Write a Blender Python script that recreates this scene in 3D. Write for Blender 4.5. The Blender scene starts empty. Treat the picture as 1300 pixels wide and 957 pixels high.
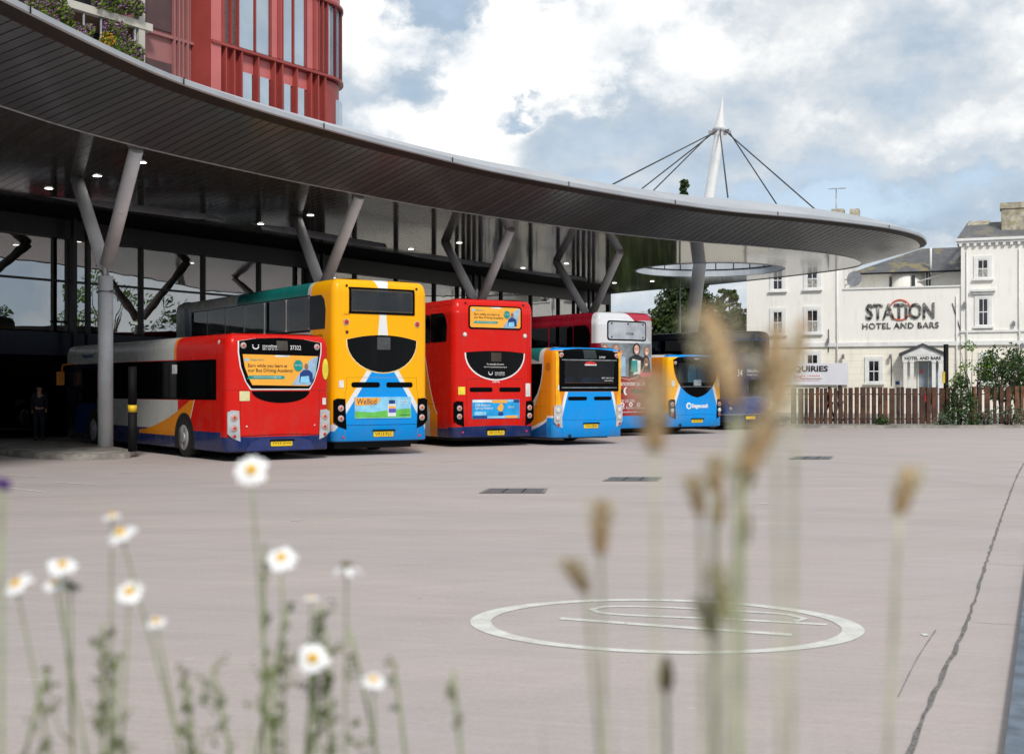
import bpy, bmesh, math, random
from math import sin, cos, pi, radians, sqrt, atan2
from mathutils import Vector, Matrix
random.seed(7)
SC = bpy.context.scene
COL = SC.collection
# ------------------------------------------------------------------ camera
F = 1550.0; CAMH = 1.7
cam_d = bpy.data.cameras.new("camera"); cam = bpy.data.objects.new("camera", cam_d); COL.objects.link(cam)
cam.location = (0, 0, CAMH); cam.rotation_euler = (radians(90), 0, 0)
cam_d.sensor_width = 36.0; cam_d.lens = 36.0 * F / 1300.0
cam_d.shift_y = 12.5 / 1300.0
cam_d.clip_start = 0.05; cam_d.clip_end = 6000
cam_d.dof.use_dof = True; cam_d.dof.focus_distance = 34.0; cam_d.dof.aperture_fstop = 4.4
SC.camera = cam
# ------------------------------------------------------------------ world
SUN_EL, SUN_AZ = radians(42), radians(168)      # azimuth clockwise from +Y: behind the camera, to its right
w = bpy.data.worlds.new("World"); SC.world = w; w.use_nodes = True
nt = w.node_tree; nt.nodes.clear()
def nn(tree, typ, **kw):
    n = tree.nodes.new(typ)
    for k, v in kw.items(): setattr(n, k, v)
    return n
class E:
    """a float socket with arithmetic, building Math nodes"""
    def __init__(s, tree, sock): s.t = tree; s.s = sock
    def _m(s, op, *a):
        n = s.t.nodes.new('ShaderNodeMath'); n.operation = op
        for i, v in enumerate((s,) + a):
            if isinstance(v, E): s.t.links.new(v.s, n.inputs[i])
            else: n.inputs[i].default_value = v
        return E(s.t, n.outputs[0])
    def _c(s, v):
        n = s.t.nodes.new('ShaderNodeValue'); n.outputs[0].default_value = v; return E(s.t, n.outputs[0])
    def __add__(s, o): return s._m('ADD', o)
    __radd__ = __add__
    def __sub__(s, o): return s._m('SUBTRACT', o)
    def __rsub__(s, o): return s._c(o)._m('SUBTRACT', s)
    def __mul__(s, o): return s._m('MULTIPLY', o)
    __rmul__ = __mul__
    def __truediv__(s, o): return s._m('DIVIDE', o)
    def __neg__(s): return s * -1.0
    def abs(s): return s._m('ABSOLUTE')
    def pow(s, p): return s._m('POWER', p)
    def max(s, o): return s._m('MAXIMUM', o)
    def min(s, o): return s._m('MINIMUM', o)
    def sat(s): return s.max(0.0).min(1.0)
    def ss(s, a, b):
        t = ((s - a) / (b - a)).sat(); return t * t * (3.0 - 2.0 * t)
    def above(s, o, k=250.0): return ((s - o) * k).sat()
    def below(s, o, k=250.0): return ((s - o) * -k).sat()
    def mod(s, p): return s._m('MODULO', p)
    def fract(s): return s._m('FRACT')
def sep(tree, vec):
    n = tree.nodes.new('ShaderNodeSeparateXYZ'); tree.links.new(vec, n.inputs[0])
    return [E(tree, n.outputs[i]) for i in range(3)]
def comb(tree, x, y, z):
    n = tree.nodes.new('ShaderNodeCombineXYZ')
    for i, v in enumerate((x, y, z)):
        if isinstance(v, E): tree.links.new(v.s, n.inputs[i])
        else: n.inputs[i].default_value = v
    return n.outputs[0]
def noise(tree, vec, scale, detail=4, rough=0.55, dist=0.0):
    n = tree.nodes.new('ShaderNodeTexNoise'); tree.links.new(vec, n.inputs['Vector'])
    n.inputs['Scale'].default_value = scale; n.inputs['Detail'].default_value = detail
    n.inputs['Roughness'].default_value = rough; n.inputs['Distortion'].default_value = dist
    return E(tree, n.outputs[0])
def mixc(tree, fac, a, b):
    n = tree.nodes.new('ShaderNodeMix'); n.data_type = 'RGBA'; n.clamp_factor = True
    if isinstance(fac, E): tree.links.new(fac.s, n.inputs[0])
    else: n.inputs[0].default_value = fac
    for i, v in ((6, a), (7, b)):
        if isinstance(v, (tuple, list)): n.inputs[i].default_value = (*v[:3], 1)
        else: tree.links.new(v, n.inputs[i])
    return n.outputs[2]
sky = nn(nt, 'ShaderNodeTexSky', sky_type='NISHITA', sun_disc=False, sun_elevation=SUN_EL, sun_rotation=SUN_AZ,
         altitude=50, air_density=1.0, dust_density=1.0, ozone_density=1.2)
bg = nn(nt, 'ShaderNodeBackground'); bg.inputs[1].default_value = 0.11
out = nn(nt, 'ShaderNodeOutputWorld')
tc = nn(nt, 'ShaderNodeTexCoord')
dx, dy, dz = sep(nt, tc.outputs['Generated'])
zz = dz.max(0.0) + 0.22
pv = comb(nt, dx / zz, dy / zz, dz * 2.2)
big = noise(nt, pv, 1.15, 9, 0.58, 0.25)
puff = noise(nt, comb(nt, dx * 1.0, dy * 1.0, dz * 1.5), 7.5, 9, 0.56, 0.2)
streak = noise(nt, comb(nt, dx * 1.0, dy * 1.0, dz * 5.0), 2.6, 6, 0.55, 0.4)
wx = (noise(nt, comb(nt, dx, dy, dz * 1.3), 9.0, 7, 0.62) - 0.5) * 0.16
wz = (noise(nt, comb(nt, dx + 3.0, dy, dz * 1.3), 9.0, 7, 0.62) - 0.5) * 0.14
def skypt(px, py):
    v = Vector(((px - 650) / F, 1.0, (491 - py) / F)); return v.normalized()
def blob(px, py, rx, rz, amp):
    v = skypt(px, py)
    a = (dx + wx - v.x) / (rx / F); b = (dz + wz - v.z) / (rz / F); c = (dy - v.y) / 0.5
    q = a * a + b * b + c * c
    return (1.0 - q).max(0.0) * amp
bright = blob(790, 30, 190, 110, 0.50)
for b_ in ((455, 35, 85, 85, 0.42), (600, 75, 120, 105, 0.42), (560, 190, 150, 70, 0.36), (690, 100, 130, 60, 0.28), (470, 165, 70, 60, 0.25), (1265, 20, 130, 70, 0.22), (1040, 80, 110, 60, 0.14), (1290, 150, 90, 40, 0.22), (1180, 160, 130, 30, 0.12), (880, 190, 120, 30, 0.12)):
    bright = bright + blob(*b_)
blue = blob(535, 12, 70, 40, 0.8)
for b_ in ((525, 125, 75, 26, 0.4), (665, 122, 44, 15, 0.8), (1120, 238, 230, 34, 0.75), (1010, 195, 150, 36, 0.4), (700, 5, 40, 24, 0.4), (930, 10, 60, 30, 0.2), (860, 235, 160, 26, 0.3)):
    blue = blue + blob(*b_)
puff2 = noise(nt, comb(nt, dx + .02, dy, dz * 1.5 + .035), 7.5, 9, 0.56, 0.2)
fluff = noise(nt, comb(nt, dx, dy, dz * 1.35), 17.0, 8, 0.62, 0.1)
cover = (big * 0.9 + puff * 0.9 + bright * 0.7 - blue * 0.5 - 0.58).ss(-0.16, 0.30)
relief = ((puff - puff2) * 5.0 + 0.5).sat()                                      # lit tops, grey undersides
white = (puff * 1.9 + fluff * 0.8 + bright * 1.45 + streak * 0.3 - blue * 0.6 - 1.59).ss(0.0, 0.64)
lowk = (puff * 1.3 + fluff * 0.9 + streak * 0.9 - blue * 0.5 + bright * .3 - 1.12).ss(0.0, 0.75)
veil = mixc(nt, lowk, (2.8, 3.65, 4.6), (5.7, 5.9, 6.0))
cl = mixc(nt, white * (relief * 0.45 + 0.55), veil, (9.0, 8.8, 8.5))
hs = nn(nt, 'ShaderNodeHueSaturation'); hs.inputs['Value'].default_value = 1.0; hs.inputs['Saturation'].default_value = 0.75
nt.links.new(sky.outputs[0], hs.inputs['Color'])
base = mixc(nt, 0.55, hs.outputs[0], (4.3, 5.4, 6.6))
fin = mixc(nt, cover * 0.93, base, cl)
hz = (dz * -1.0 + 0.06).ss(0.0, 0.08)
fin = mixc(nt, hz * 0.35, fin, (7.5, 7.6, 7.7))
nt.links.new(fin, bg.inputs[0]); nt.links.new(bg.outputs[0], out.inputs[0])
# ------------------------------------------------------------------ sun behind thin cloud
sd = bpy.data.lights.new("sun", 'SUN'); sd.energy = 2.3; sd.angle = radians(11); sd.color = (1.0, 0.965, 0.91)
so = bpy.data.objects.new("sun", sd); COL.objects.link(so)
sv = Vector((sin(SUN_AZ) * cos(SUN_EL), cos(SUN_AZ) * cos(SUN_EL), sin(SUN_EL)))
so.rotation_euler = sv.to_track_quat('Z', 'Y').to_euler(); so.location = (0, 0, 60)
SC.view_settings.view_transform = 'Standard'; SC.view_settings.look = 'None'
SC.view_settings.exposure = 0.35; SC.view_settings.gamma = 1.0; SC.view_settings.use_curve_mapping = False
SC.cycles.use_denoising = True
SC.cycles.max_bounces = 7; SC.cycles.diffuse_bounces = 3; SC.cycles.glossy_bounces = 4; SC.cycles.transparent_max_bounces = 10
SC.cycles.caustics_reflective = False; SC.cycles.caustics_refractive = False
SC.cycles.sample_clamp_indirect = 6.0
# ------------------------------------------------------------------ helpers
def P(x, y, z):
    """world point at height z seen at photo pixel (x, y)"""
    d = (z - CAMH) * F / (491.0 - y); return Vector(((x - 650.0) * d / F, d, z))
def PD(x, y, d): return Vector(((x - 650.0) * d / F, d, CAMH + (491.0 - y) * d / F))
def G(x, y, z=0.0): return P(x, y, z)
def srgb(r, g, b):
    f = lambda c: (c / 12.92 if c <= 0.04045 else ((c + 0.055) / 1.055) ** 2.4)
    return (f(r / 255), f(g / 255), f(b / 255))
MATS = {}
def mat(name, color, rough=0.6, metal=0.0, ns=3.0, na=0.12, bump=0.0, bs=40.0, ior=1.45, spec=0.5, coat=0.0, dirt=None, backdark=False):
    if name in MATS: return MATS[name]
    m = bpy.data.materials.new(name); m.use_nodes = True; t = m.node_tree
    p = t.nodes['Principled BSDF']; c = nn(t, 'ShaderNodeTexCoord')
    n1 = noise(t, c.outputs['Object'], ns, 5)
    dk = tuple(max(0, v * (1 - na * 2)) for v in color); lt = tuple(min(1, v * (1 + na)) for v in color)
    col = mixc(t, n1.ss(0.3, 0.7), dk, lt)
    if dirt:
        n2 = noise(t, c.outputs['Object'], dirt[1], 7, 0.65); col = mixc(t, n2.ss(dirt[2], dirt[2] + 0.12) * dirt[3], col, dirt[0])
    t.links.new(col, p.inputs['Base Color'])
    p.inputs['Roughness'].default_value = rough; p.inputs['Metallic'].default_value = metal
    p.inputs['IOR'].default_value = ior; p.inputs['Specular IOR Level'].default_value = spec
    p.inputs['Coat Weight'].default_value = coat
    if bump:
        b = nn(t, 'ShaderNodeBump'); b.inputs['Strength'].default_value = bump; b.inputs['Distance'].default_value = 0.02
        n3 = noise(t, c.outputs['Object'], bs, 4); t.links.new(n3.s, b.inputs['Height']); t.links.new(b.outputs[0], p.inputs['Normal'])
    MATS[name] = m; return m
def emat(name, color, strength):
    m = bpy.data.materials.new(name); m.use_nodes = True; t = m.node_tree; p = t.nodes['Principled BSDF']
    p.inputs['Base Color'].default_value = (*color, 1); p.inputs['Emission Color'].default_value = (*color, 1)
    p.inputs['Emission Strength'].default_value = strength; return m
def glassmat(name, tint, ior=1.5, refl=1.0, rough=0.0, wav=0.0, opaque=0.0):
    """tinted pane: mirror reflection by Fresnel over a darkened view through"""
    m = bpy.data.materials.new(name); m.use_nodes = True; t = m.node_tree; t.nodes.clear()
    o = nn(t, 'ShaderNodeOutputMaterial'); fr = nn(t, 'ShaderNodeFresnel'); fr.inputs[0].default_value = ior
    tr = nn(t, 'ShaderNodeBsdfTransparent'); tr.inputs[0].default_value = (*tint, 1)
    gl = nn(t, 'ShaderNodeBsdfGlossy'); gl.inputs['Color'].default_value = (refl, refl, refl, 1); gl.inputs['Roughness'].default_value = rough
    mx = nn(t, 'ShaderNodeMixShader'); t.links.new(fr.outputs[0], mx.inputs[0]); t.links.new(tr.outputs[0], mx.inputs[1]); t.links.new(gl.outputs[0], mx.inputs[2])
    if wav:
        c = nn(t, 'ShaderNodeTexCoord'); n3 = noise(t, c.outputs['Object'], 0.55, 2)
        b = nn(t, 'ShaderNodeBump'); b.inputs['Strength'].default_value = wav; b.inputs['Distance'].default_value = 0.05
        t.links.new(n3.s, b.inputs['Height']); t.links.new(b.outputs[0], gl.inputs['Normal'])
    t.links.new(mx.outputs[0], o.inputs[0]); MATS[name] = m; return m
def tag(o, label=None, cat=None, group=None, kind=None):
    if label: o['label'] = label
    if cat: o['category'] = cat
    if group: o['group'] = group
    if kind: o['kind'] = kind
    return o
def empty(name, loc=(0, 0, 0), rz=0.0, **kw):
    o = bpy.data.objects.new(name, None); COL.objects.link(o); o.location = loc; o.rotation_euler = (0, 0, rz)
    o.empty_display_size = 0.3; return tag(o, **kw)
def link_mesh(name, me, mats, parent=None):
    o = bpy.data.objects.new(name, me); COL.objects.link(o)
    for m in (mats if isinstance(mats, (list, tuple)) else [mats]): me.materials.append(m)
    if parent is not None: o.parent = parent
    return o
class MB:
    def __init__(s): s.bm = bmesh.new()
    def face(s, pts, mi=0):
        vs = [s.bm.verts.new(p) for p in pts]
        try: f = s.bm.faces.new(vs); f.material_index = mi; return f
        except ValueError: return None
    def box(s, c, size, rz=0.0, mi=0, R=None):
        hx, hy, hz_ = size[0] / 2, size[1] / 2, size[2] / 2
        M = R if R else Matrix.Rotation(rz, 3, 'Z')
        v = [s.bm.verts.new(Vector(c) + M @ Vector((x, y, z))) for x in (-hx, hx) for y in (-hy, hy) for z in (-hz_, hz_)]
        for q in ((0, 1, 3, 2), (4, 6, 7, 5), (0, 4, 5, 1), (2, 3, 7, 6), (0, 2, 6, 4), (1, 5, 7, 3)):
            f = s.bm.faces.new([v[i] for i in q]); f.material_index = mi
        return s
    def box2(s, a, b, mi=0):
        return s.box([(a[i] + b[i]) / 2 for i in range(3)], [abs(b[i] - a[i]) for i in range(3)], mi=mi)
    def tube(s, pts, radii, n=12, mi=0, cap=True, smooth=True):
        pts = [Vector(p) for p in pts]
        if not isinstance(radii, (list, tuple)): radii = [radii] * len(pts)
        rings = []; ref = None
        for i, p in enumerate(pts):
            d = (pts[min(i + 1, len(pts) - 1)] - pts[max(i - 1, 0)]).normalized()
            if ref is None: ref = Vector((0, 0, 1)) if abs(d.z) < 0.9 else Vector((1, 0, 0))
            a = d.cross(ref).normalized(); b = d.cross(a).normalized(); ref = -d.cross(a) if False else ref
            rings.append([s.bm.verts.new(p + (a * cos(2 * pi * k / n) + b * sin(2 * pi * k / n)) * radii[i]) for k in range(n)])
        for i in range(len(rings) - 1):
            for k in range(n):
                f = s.bm.faces.new((rings[i][k], rings[i][(k + 1) % n], rings[i + 1][(k + 1) % n], rings[i + 1][k])); f.material_index = mi; f.smooth = smooth
        if cap:
            for r in (rings[0][::-1], rings[-1]):
                try: f = s.bm.faces.new(r); f.material_index = mi
                except ValueError: pass
        return s
    def prism(s, pts, vec, mi=0):
        vec = Vector(vec); a = [s.bm.verts.new(Vector(p)) for p in pts]; b = [s.bm.verts.new(Vector(p) + vec) for p in pts]
        n = len(pts)
        try:
            f = s.bm.faces.new(a); f.material_index = mi; f = s.bm.faces.new(b[::-1]); f.material_index = mi
        except ValueError: pass
        for i in range(n):
            f = s.bm.faces.new((a[i], b[i], b[(i + 1) % n], a[(i + 1) % n])); f.material_index = mi
        return s
    def build(s, name, mats, parent=None, recalc=True):
        if recalc: bmesh.ops.recalc_face_normals(s.bm, faces=s.bm.faces)
        me = bpy.data.meshes.new(name); s.bm.to_mesh(me); s.bm.free()
        return link_mesh(name, me, mats, parent)
def copy_tree(o, parent=None):
    c = o.copy(); COL.objects.link(c); c.parent = parent
    for ch in list(o.children): copy_tree(ch, c)
    return c
def text_mesh(s, bold=0.0, spacing=1.0):
    cu = bpy.data.curves.new("lettering", 'FONT'); cu.body = s; cu.size = 1.0; cu.offset = bold; cu.space_character = spacing
    cu.resolution_u = 3; cu.align_x = 'LEFT'
    o = bpy.data.objects.new("lettering", cu); COL.objects.link(o)
    bpy.context.view_layer.update()
    dg = bpy.context.evaluated_depsgraph_get()
    me = bpy.data.meshes.new_from_object(o.evaluated_get(dg))
    bpy.data.objects.remove(o); bpy.data.curves.remove(cu); return me
def text(s, box, fmap, mats, parent, name='lettering', bold=0.015, spacing=1.0, depth=None):
    """letters fitted to box (u0,u1,v0,v1); fmap(u,v) -> point"""
    me = text_mesh(s, bold, spacing); me.materials.clear()
    xs = [v.co.x for v in me.vertices]; ys = [v.co.y for v in me.vertices]
    x0, x1, y0, y1 = min(xs), max(xs), min(ys), max(ys)
    for v in me.vertices:
        u = box[0] + (v.co.x - x0) / (x1 - x0) * (box[1] - box[0]); vv = box[2] + (v.co.y - y0) / (y1 - y0) * (box[3] - box[2])
        v.co = fmap(u, vv)
    if depth is not None:
        bm = bmesh.new(); bm.from_mesh(me); r = bmesh.ops.extrude_face_region(bm, geom=bm.faces[:])
        bmesh.ops.translate(bm, verts=[e for e in r['geom'] if isinstance(e, bmesh.types.BMVert)], vec=depth)
        bmesh.ops.recalc_face_normals(bm, faces=bm.faces); bm.to_mesh(me); bm.free()
    return link_mesh(name, me, mats, parent)
def ellipse(cx, cz, a, b, n=24, t0=0, t1=2 * pi):
    full = abs(t1 - t0 - 2 * pi) < 1e-6
    return [(cx + a * cos(t0 + (t1 - t0) * i / (n if full else n - 1)), cz + b * sin(t0 + (t1 - t0) * i / (n if full else n - 1))) for i in range(n)]
def rrect(x0, x1, z0, z1, r, n=5):
    o = []
    for cx, cz, a in ((x1 - r, z1 - r, 0), (x0 + r, z1 - r, pi / 2), (x0 + r, z0 + r, pi), (x1 - r, z0 + r, 1.5 * pi)):
        for i in range(n): o.append((cx + r * cos(a + pi / 2 * i / (n - 1)), cz + r * sin(a + pi / 2 * i / (n - 1))))
    return o
def catmull(pts, step):
    o = []; n = len(pts)
    for i in range(n - 1):
        p0, p1, p2, p3 = pts[max(i - 1, 0)], pts[i], pts[i + 1], pts[min(i + 2, n - 1)]
        k = max(1, int((p2 - p1).length / step))
        for j in range(k):
            t = j / k; o.append(0.5 * ((2 * p1) + (p2 - p0) * t + (2 * p0 - 5 * p1 + 4 * p2 - p3) * t * t + (3 * p1 - p0 - 3 * p2 + p3) * t ** 3))
    o.append(pts[-1]); return o
# ------------------------------------------------------------------ ground
def ground_mat():
    m = bpy.data.materials.new("worn_concrete_asphalt"); m.use_nodes = True; t = m.node_tree; p = t.nodes['Principled BSDF']
    c = nn(t, 'ShaderNodeTexCoord'); v = c.outputs['Object']; x, y, z = sep(t, v)
    big = noise(t, v, 0.09, 5); mid = noise(t, v, 0.9, 6, 0.62); fine = noise(t, v, 26, 5, 0.7); grit = noise(t, v, 130, 2, 0.7)
    a = radians(24); u = x * cos(a) + y * sin(a); q = y * cos(a) - x * sin(a)
    st = noise(t, comb(t, u * 0.18, q * 3.2, 0.0), 1.0, 6, 0.6, 0.3)
    a2 = radians(-14); u2 = x * cos(a2) + y * sin(a2); q2 = y * cos(a2) - x * sin(a2)
    st2 = noise(t, comb(t, u2 * 0.12, q2 * 4.5, 3.0), 1.0, 6, 0.6, 0.3)
    k = 0.95 + big * 0.26 + mid * 0.20 + (st - 0.5) * 0.22 + (st2 - 0.5) * 0.20 + (noise(t, comb(t, u2 * 0.9, q2 * 15.0, 7.0), 1.0, 4, 0.65, 0.4) - 0.5) * 0.26 + noise(t, comb(t, u * 1.1, q * 2.6, 5.0), 4.0, 2).ss(.745, .77) * .22 + (fine - 0.5) * 0.40 + (grit - 0.5) * 0.45
    for cx, cy, r, wd, am in ((-30, 6, 41, 0.5, 0.055), (-30, 6, 43.1, 0.5, 0.055), (6, -22, 43, 0.45, 0.05), (6, -22, 45.1, 0.5, 0.05), (-18, -30, 52, 0.6, 0.045), (34, 52, 33, 0.5, 0.05), (34, 52, 35.2, 0.5, 0.04), (-3, -14, 30.5, 0.6, 0.05), (-3, -14, 28.4, 0.5, 0.05)):
        d = ((x - cx) * (x - cx) + (y - cy) * (y - cy)).pow(0.5)
        k = k - ((d - r).abs().below(wd, 2.2)) * (mid * 1.6 - 0.25).sat() * am * 2.3
    k = k - (noise(t, v, 0.45, 3).ss(0.66, 0.72)) * 0.05 - noise(t, v, 3.1, 2).ss(.73, .77) * .10 - noise(t, v, 0.16, 8, .7).ss(.54, .66) * 0.06
    cm = nn(t, 'ShaderNodeMix', data_type='RGBA', blend_type='MULTIPLY'); cm.inputs[0].default_value = 1
    col = mixc(t, noise(t, v, 0.3, 4).ss(0.35, 0.65), (0.375, 0.320, 0.298), (0.355, 0.314, 0.300))
    t.links.new(col, cm.inputs[6]); g = comb(t, k, k, k); t.links.new(g, cm.inputs[7]); t.links.new(cm.outputs[2], p.inputs['Base Color'])
    p.inputs['Roughness'].default_value = 0.85; p.inputs['Specular IOR Level'].default_value = 0.3
    b = nn(t, 'ShaderNodeBump'); b.inputs['Strength'].default_value = 0.35; b.inputs['Distance'].default_value = 0.006
    t.links.new((fine + grit * 0.6).s, b.inputs['Height']); t.links.new(b.outputs[0], p.inputs['Normal']); return m
mb = MB(); mb.face([(-700, -60, 0), (700, -60, 0), (700, 1500, 0), (-700, 1500, 0)])
tag(mb.build('bus_yard_ground', ground_mat(), recalc=False), kind='structure')
M_white = mat('worn_white_road_paint', (0.66, 0.645, 0.60), 0.7, ns=5, na=0.08, dirt=((0.37, 0.33, 0.31), 24, 0.56, 0.75))
M_iron = mat('manhole_iron', (0.12, 0.125, 0.135), 0.5, ns=8)
M_kerb = mat('kerb_concrete', (0.30, 0.28, 0.25), 0.85, ns=2, na=0.18, bump=0.3, dirt=((0.12, 0.11, 0.10), 3, 0.5, 0.5))
M_dark = mat('near_black', (0.006, 0.006, 0.007), 0.7, na=0.2, spec=.25)
M_crack = mat('cracked_joint', (0.20, 0.185, 0.175), 0.95, ns=30, na=0.3)
def V3_(p, z=.0095): return Vector((p.x, p.y, z))
def strip(pts, wd, z, n=None):
    mb = MB(); pts = [Vector((p[0], p[1], z)) for p in pts]
    if not isinstance(wd, (list, tuple)): wd = [wd] * len(pts)
    L = []
    for i, p in enumerate(pts):
        d = (pts[min(i + 1, len(pts) - 1)] - pts[max(0, i - 1)]).normalized(); nrm = Vector((-d.y, d.x, 0)); L.append((p + nrm * wd[i] / 2, p - nrm * wd[i] / 2))
    return mb, L
def strip_faces(mb, L, closed=False):
    n = len(L)
    for i in range(n if closed else n - 1):
        a, b = L[i], L[(i + 1) % n]; mb.face([a[0], a[1], b[1], b[0]])
# speed roundel: ring and an outlined figure, one painted marking
rc = (G(598, 786) + G(1096, 797)) / 2; ux = (G(1096, 797) - G(598, 786)); ra = ux.length / 2; ux.normalize(); uy = Vector((-ux.y, ux.x, 0)); rb = 0.86 * (G(850, 757) - G(868, 826)).length / 2 + 0.12
mb = MB(); ro = []; N = 96
for i in range(N):
    a = 2 * pi * i / N; ro.append((rc + ux * cos(a) * ra + uy * sin(a) * rb, rc + ux * cos(a) * (ra - 0.155) + uy * sin(a) * (rb - 0.085)))
for L in (ro,):
    L = [(Vector((a.x, a.y, .004)), Vector((b.x, b.y, .004))) for a, b in L]; strip_faces(mb, L, True)
def gpath(pix, wd):
    pts = catmull([G(*p) for p in pix], 0.12); m2, L = strip(pts, wd, 0.004); m2.bm.free(); strip_faces(mb, L)
rg_ = tag(mb.build('speed_limit_roundel', M_white), 'worn white painted speed limit roundel lying sideways on the open yard floor', 'road marking'); mb = MB()
gpath([(1005, 806), (860, 796), (711, 785)], 0.085)
mb.build('painted_one', M_white, rg_) ; mb = MB()
gpath([(1050, 793), (930, 786.5), (800, 781), (760, 777.5), (751, 773.5), (768, 770.2), (830, 770.5), (930, 775.5), (1000, 780), (1022, 785.5), (1008, 789)], 0.062)
mb.build('painted_zero', M_white, rg_)
# parking bay lines and dashes
mb = MB()
for a, b in (((0, 603), (55, 606)), ((70, 612), (128, 616)), ((150, 601), (168, 600)), ((455, 590), (515, 589)), ((560, 586), (600, 584)), ((468, 588.3), (500, 587.5)), ((0, 618), (60, 625)), ((370, 661), (383, 660)), ((1170, 806), (1178, 806)), ((960, 640), (975, 639))):
    m2, L = strip([G(*a), G(*b)], 0.07, .005); m2.bm.free(); strip_faces(mb, L)
tag(mb.build('faded_bay_lines', M_white), kind='structure')
for (x0, x1, y0, y1), lb in (((612, 692, 620.5, 626), 'dark iron access cover nearest the red buses, the larger of two on the yard'), ((768, 838, 606, 610.5), 'dark iron access cover on the yard below the blue and orange single decker'), ((1003, 1056, 579.5, 583), 'thin dark drain cover in front of the wooden fence')):
    mb = MB(); q = [G(x0, y1, 0), G(x1 - 4, y1, 0), G(x1, y0, 0), G(x0 + 10, y0, 0)]
    mb.prism([Vector((p.x, p.y, 0.001)) for p in q], (0, 0, 0.008)); ac = tag(mb.build('access_cover', M_iron), lb, 'manhole cover'); mb = MB(); cq = sum(q, Vector()) / 4
    L_ = [(V3_(cq + (p - cq) * 1.10), V3_(cq + (p - cq) * 1.0)) for p in q]; strip_faces(mb, L_, True); mb.build('cover_frame', M_kerb, ac)
    mb = MB()
    for f_ in (.33, .66):
        a_, b_ = q[0].lerp(q[1], f_), q[3].lerp(q[2], f_); d_ = (b_ - a_).normalized(); n_ = Vector((-d_.y, d_.x, 0)) * .012; mb.face([V3_(a_ - n_, .0105), V3_(a_ + n_, .0105), V3_(b_ + n_, .0105), V3_(b_ - n_, .0105)])
    mb.build('cover_joints', M_dark, ac)
random.seed(3)
pts = catmull([G(1300, 588), G(1290, 607), G(1272, 655), G(1250, 720), G(1228, 790), G(1200, 850), G(1165, 930), G(1120, 1060)], 0.18)
pts = [p + Vector((random.uniform(-.008, .008), random.uniform(-.008, .008), 0)) for p in pts]
mb, L = strip(pts, [random.uniform(.012, .036) for _ in pts], .004); strip_faces(mb, L)
pts = catmull([G(1188, 800), G(1165, 835), G(1140, 885)], 0.15); m2, L = strip(pts, [random.uniform(.003, .008) for _ in pts], .004); m2.bm.free(); strip_faces(mb, L)
for a__, b__ in (((1292, 634), (1330, 636)), ((1233, 790), (1300, 794)), ((1252, 715), (1310, 719))):
    m2, L = strip([G(*a__), G(*b__)], .006, .004); m2.bm.free(); strip_faces(mb, L)
tag(mb.build('cracked_concrete_joint', M_crack), kind='structure')
mb = MB(); a, b = G(1300, 755, .06), G(1286, 866, .06); d = (b - a).normalized(); nn_ = Vector((-d.y, d.x, 0)); a -= d * 4; b += d * 3
if nn_.x < 0: nn_ = -nn_
mb.prism([a.xy.to_3d(), b.xy.to_3d(), (b + nn_ * .3).xy.to_3d(), (a + nn_ * .3).xy.to_3d()], (0, 0, .06))
tag(mb.build('blue_grey_edging_kerb', mat('blue_brick_edging', (0.13, 0.16, 0.20), 0.6, ns=6, na=.2)), kind='structure')
# ------------------------------------------------------------------ canopy
Hs, Hr = 7.4, 8.2
V2 = lambda p, z: Vector((p[0], p[1], z))
cre = [Vector((-14.2, 2, Hs)), Vector((-13.2, 9, Hs)), Vector((-12.2, 16, Hs))] + [P(x, y, Hs) for x, y in ((0, 134), (169, 184), (330, 221), (436, 242.5), (565, 266), (740, 291), (857, 304.6), (960, 312.5), (1040, 320.3), (1077, 326.2), (1092, 331.5), (1090, 338), (1037, 346.5), (910, 360.5), (770, 373.3))] + [Vector((-2, 88, Hs)), Vector((-12, 100, Hs))]
cre = catmull(cre, 0.6); nC = len(cre)
nor = []
for i in range(nC):
    d = (cre[min(i + 2, nC - 1)] - cre[max(i - 2, 0)]); d.z = 0; d.normalize(); nor.append(Vector((d.y, -d.x, 0)))
for _ in range(6): nor = [(nor[max(i - 1, 0)] + nor[i] * 2 + nor[min(i + 1, nC - 1)]).normalized() for i in range(nC)]
arc = [0.0]
for i in range(1, nC): arc.append(arc[-1] + (cre[i] - cre[i - 1]).length)
def off(i, w_, z): p = cre[i] + nor[i] * w_; return Vector((p.x, p.y, z))
OW = 2.65
ow = [OW + 0.15 * math.exp(-((cre[i] - P(1092, 331.5, Hs)).length / 7.0) ** 2) for i in range(nC)]
can = empty('station_canopy', (0, 40, 0), label='long curved dark metal canopy with pale rim sweeping over the parked buses', cat='canopy')
can.location = (0, 0, 0)
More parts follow.
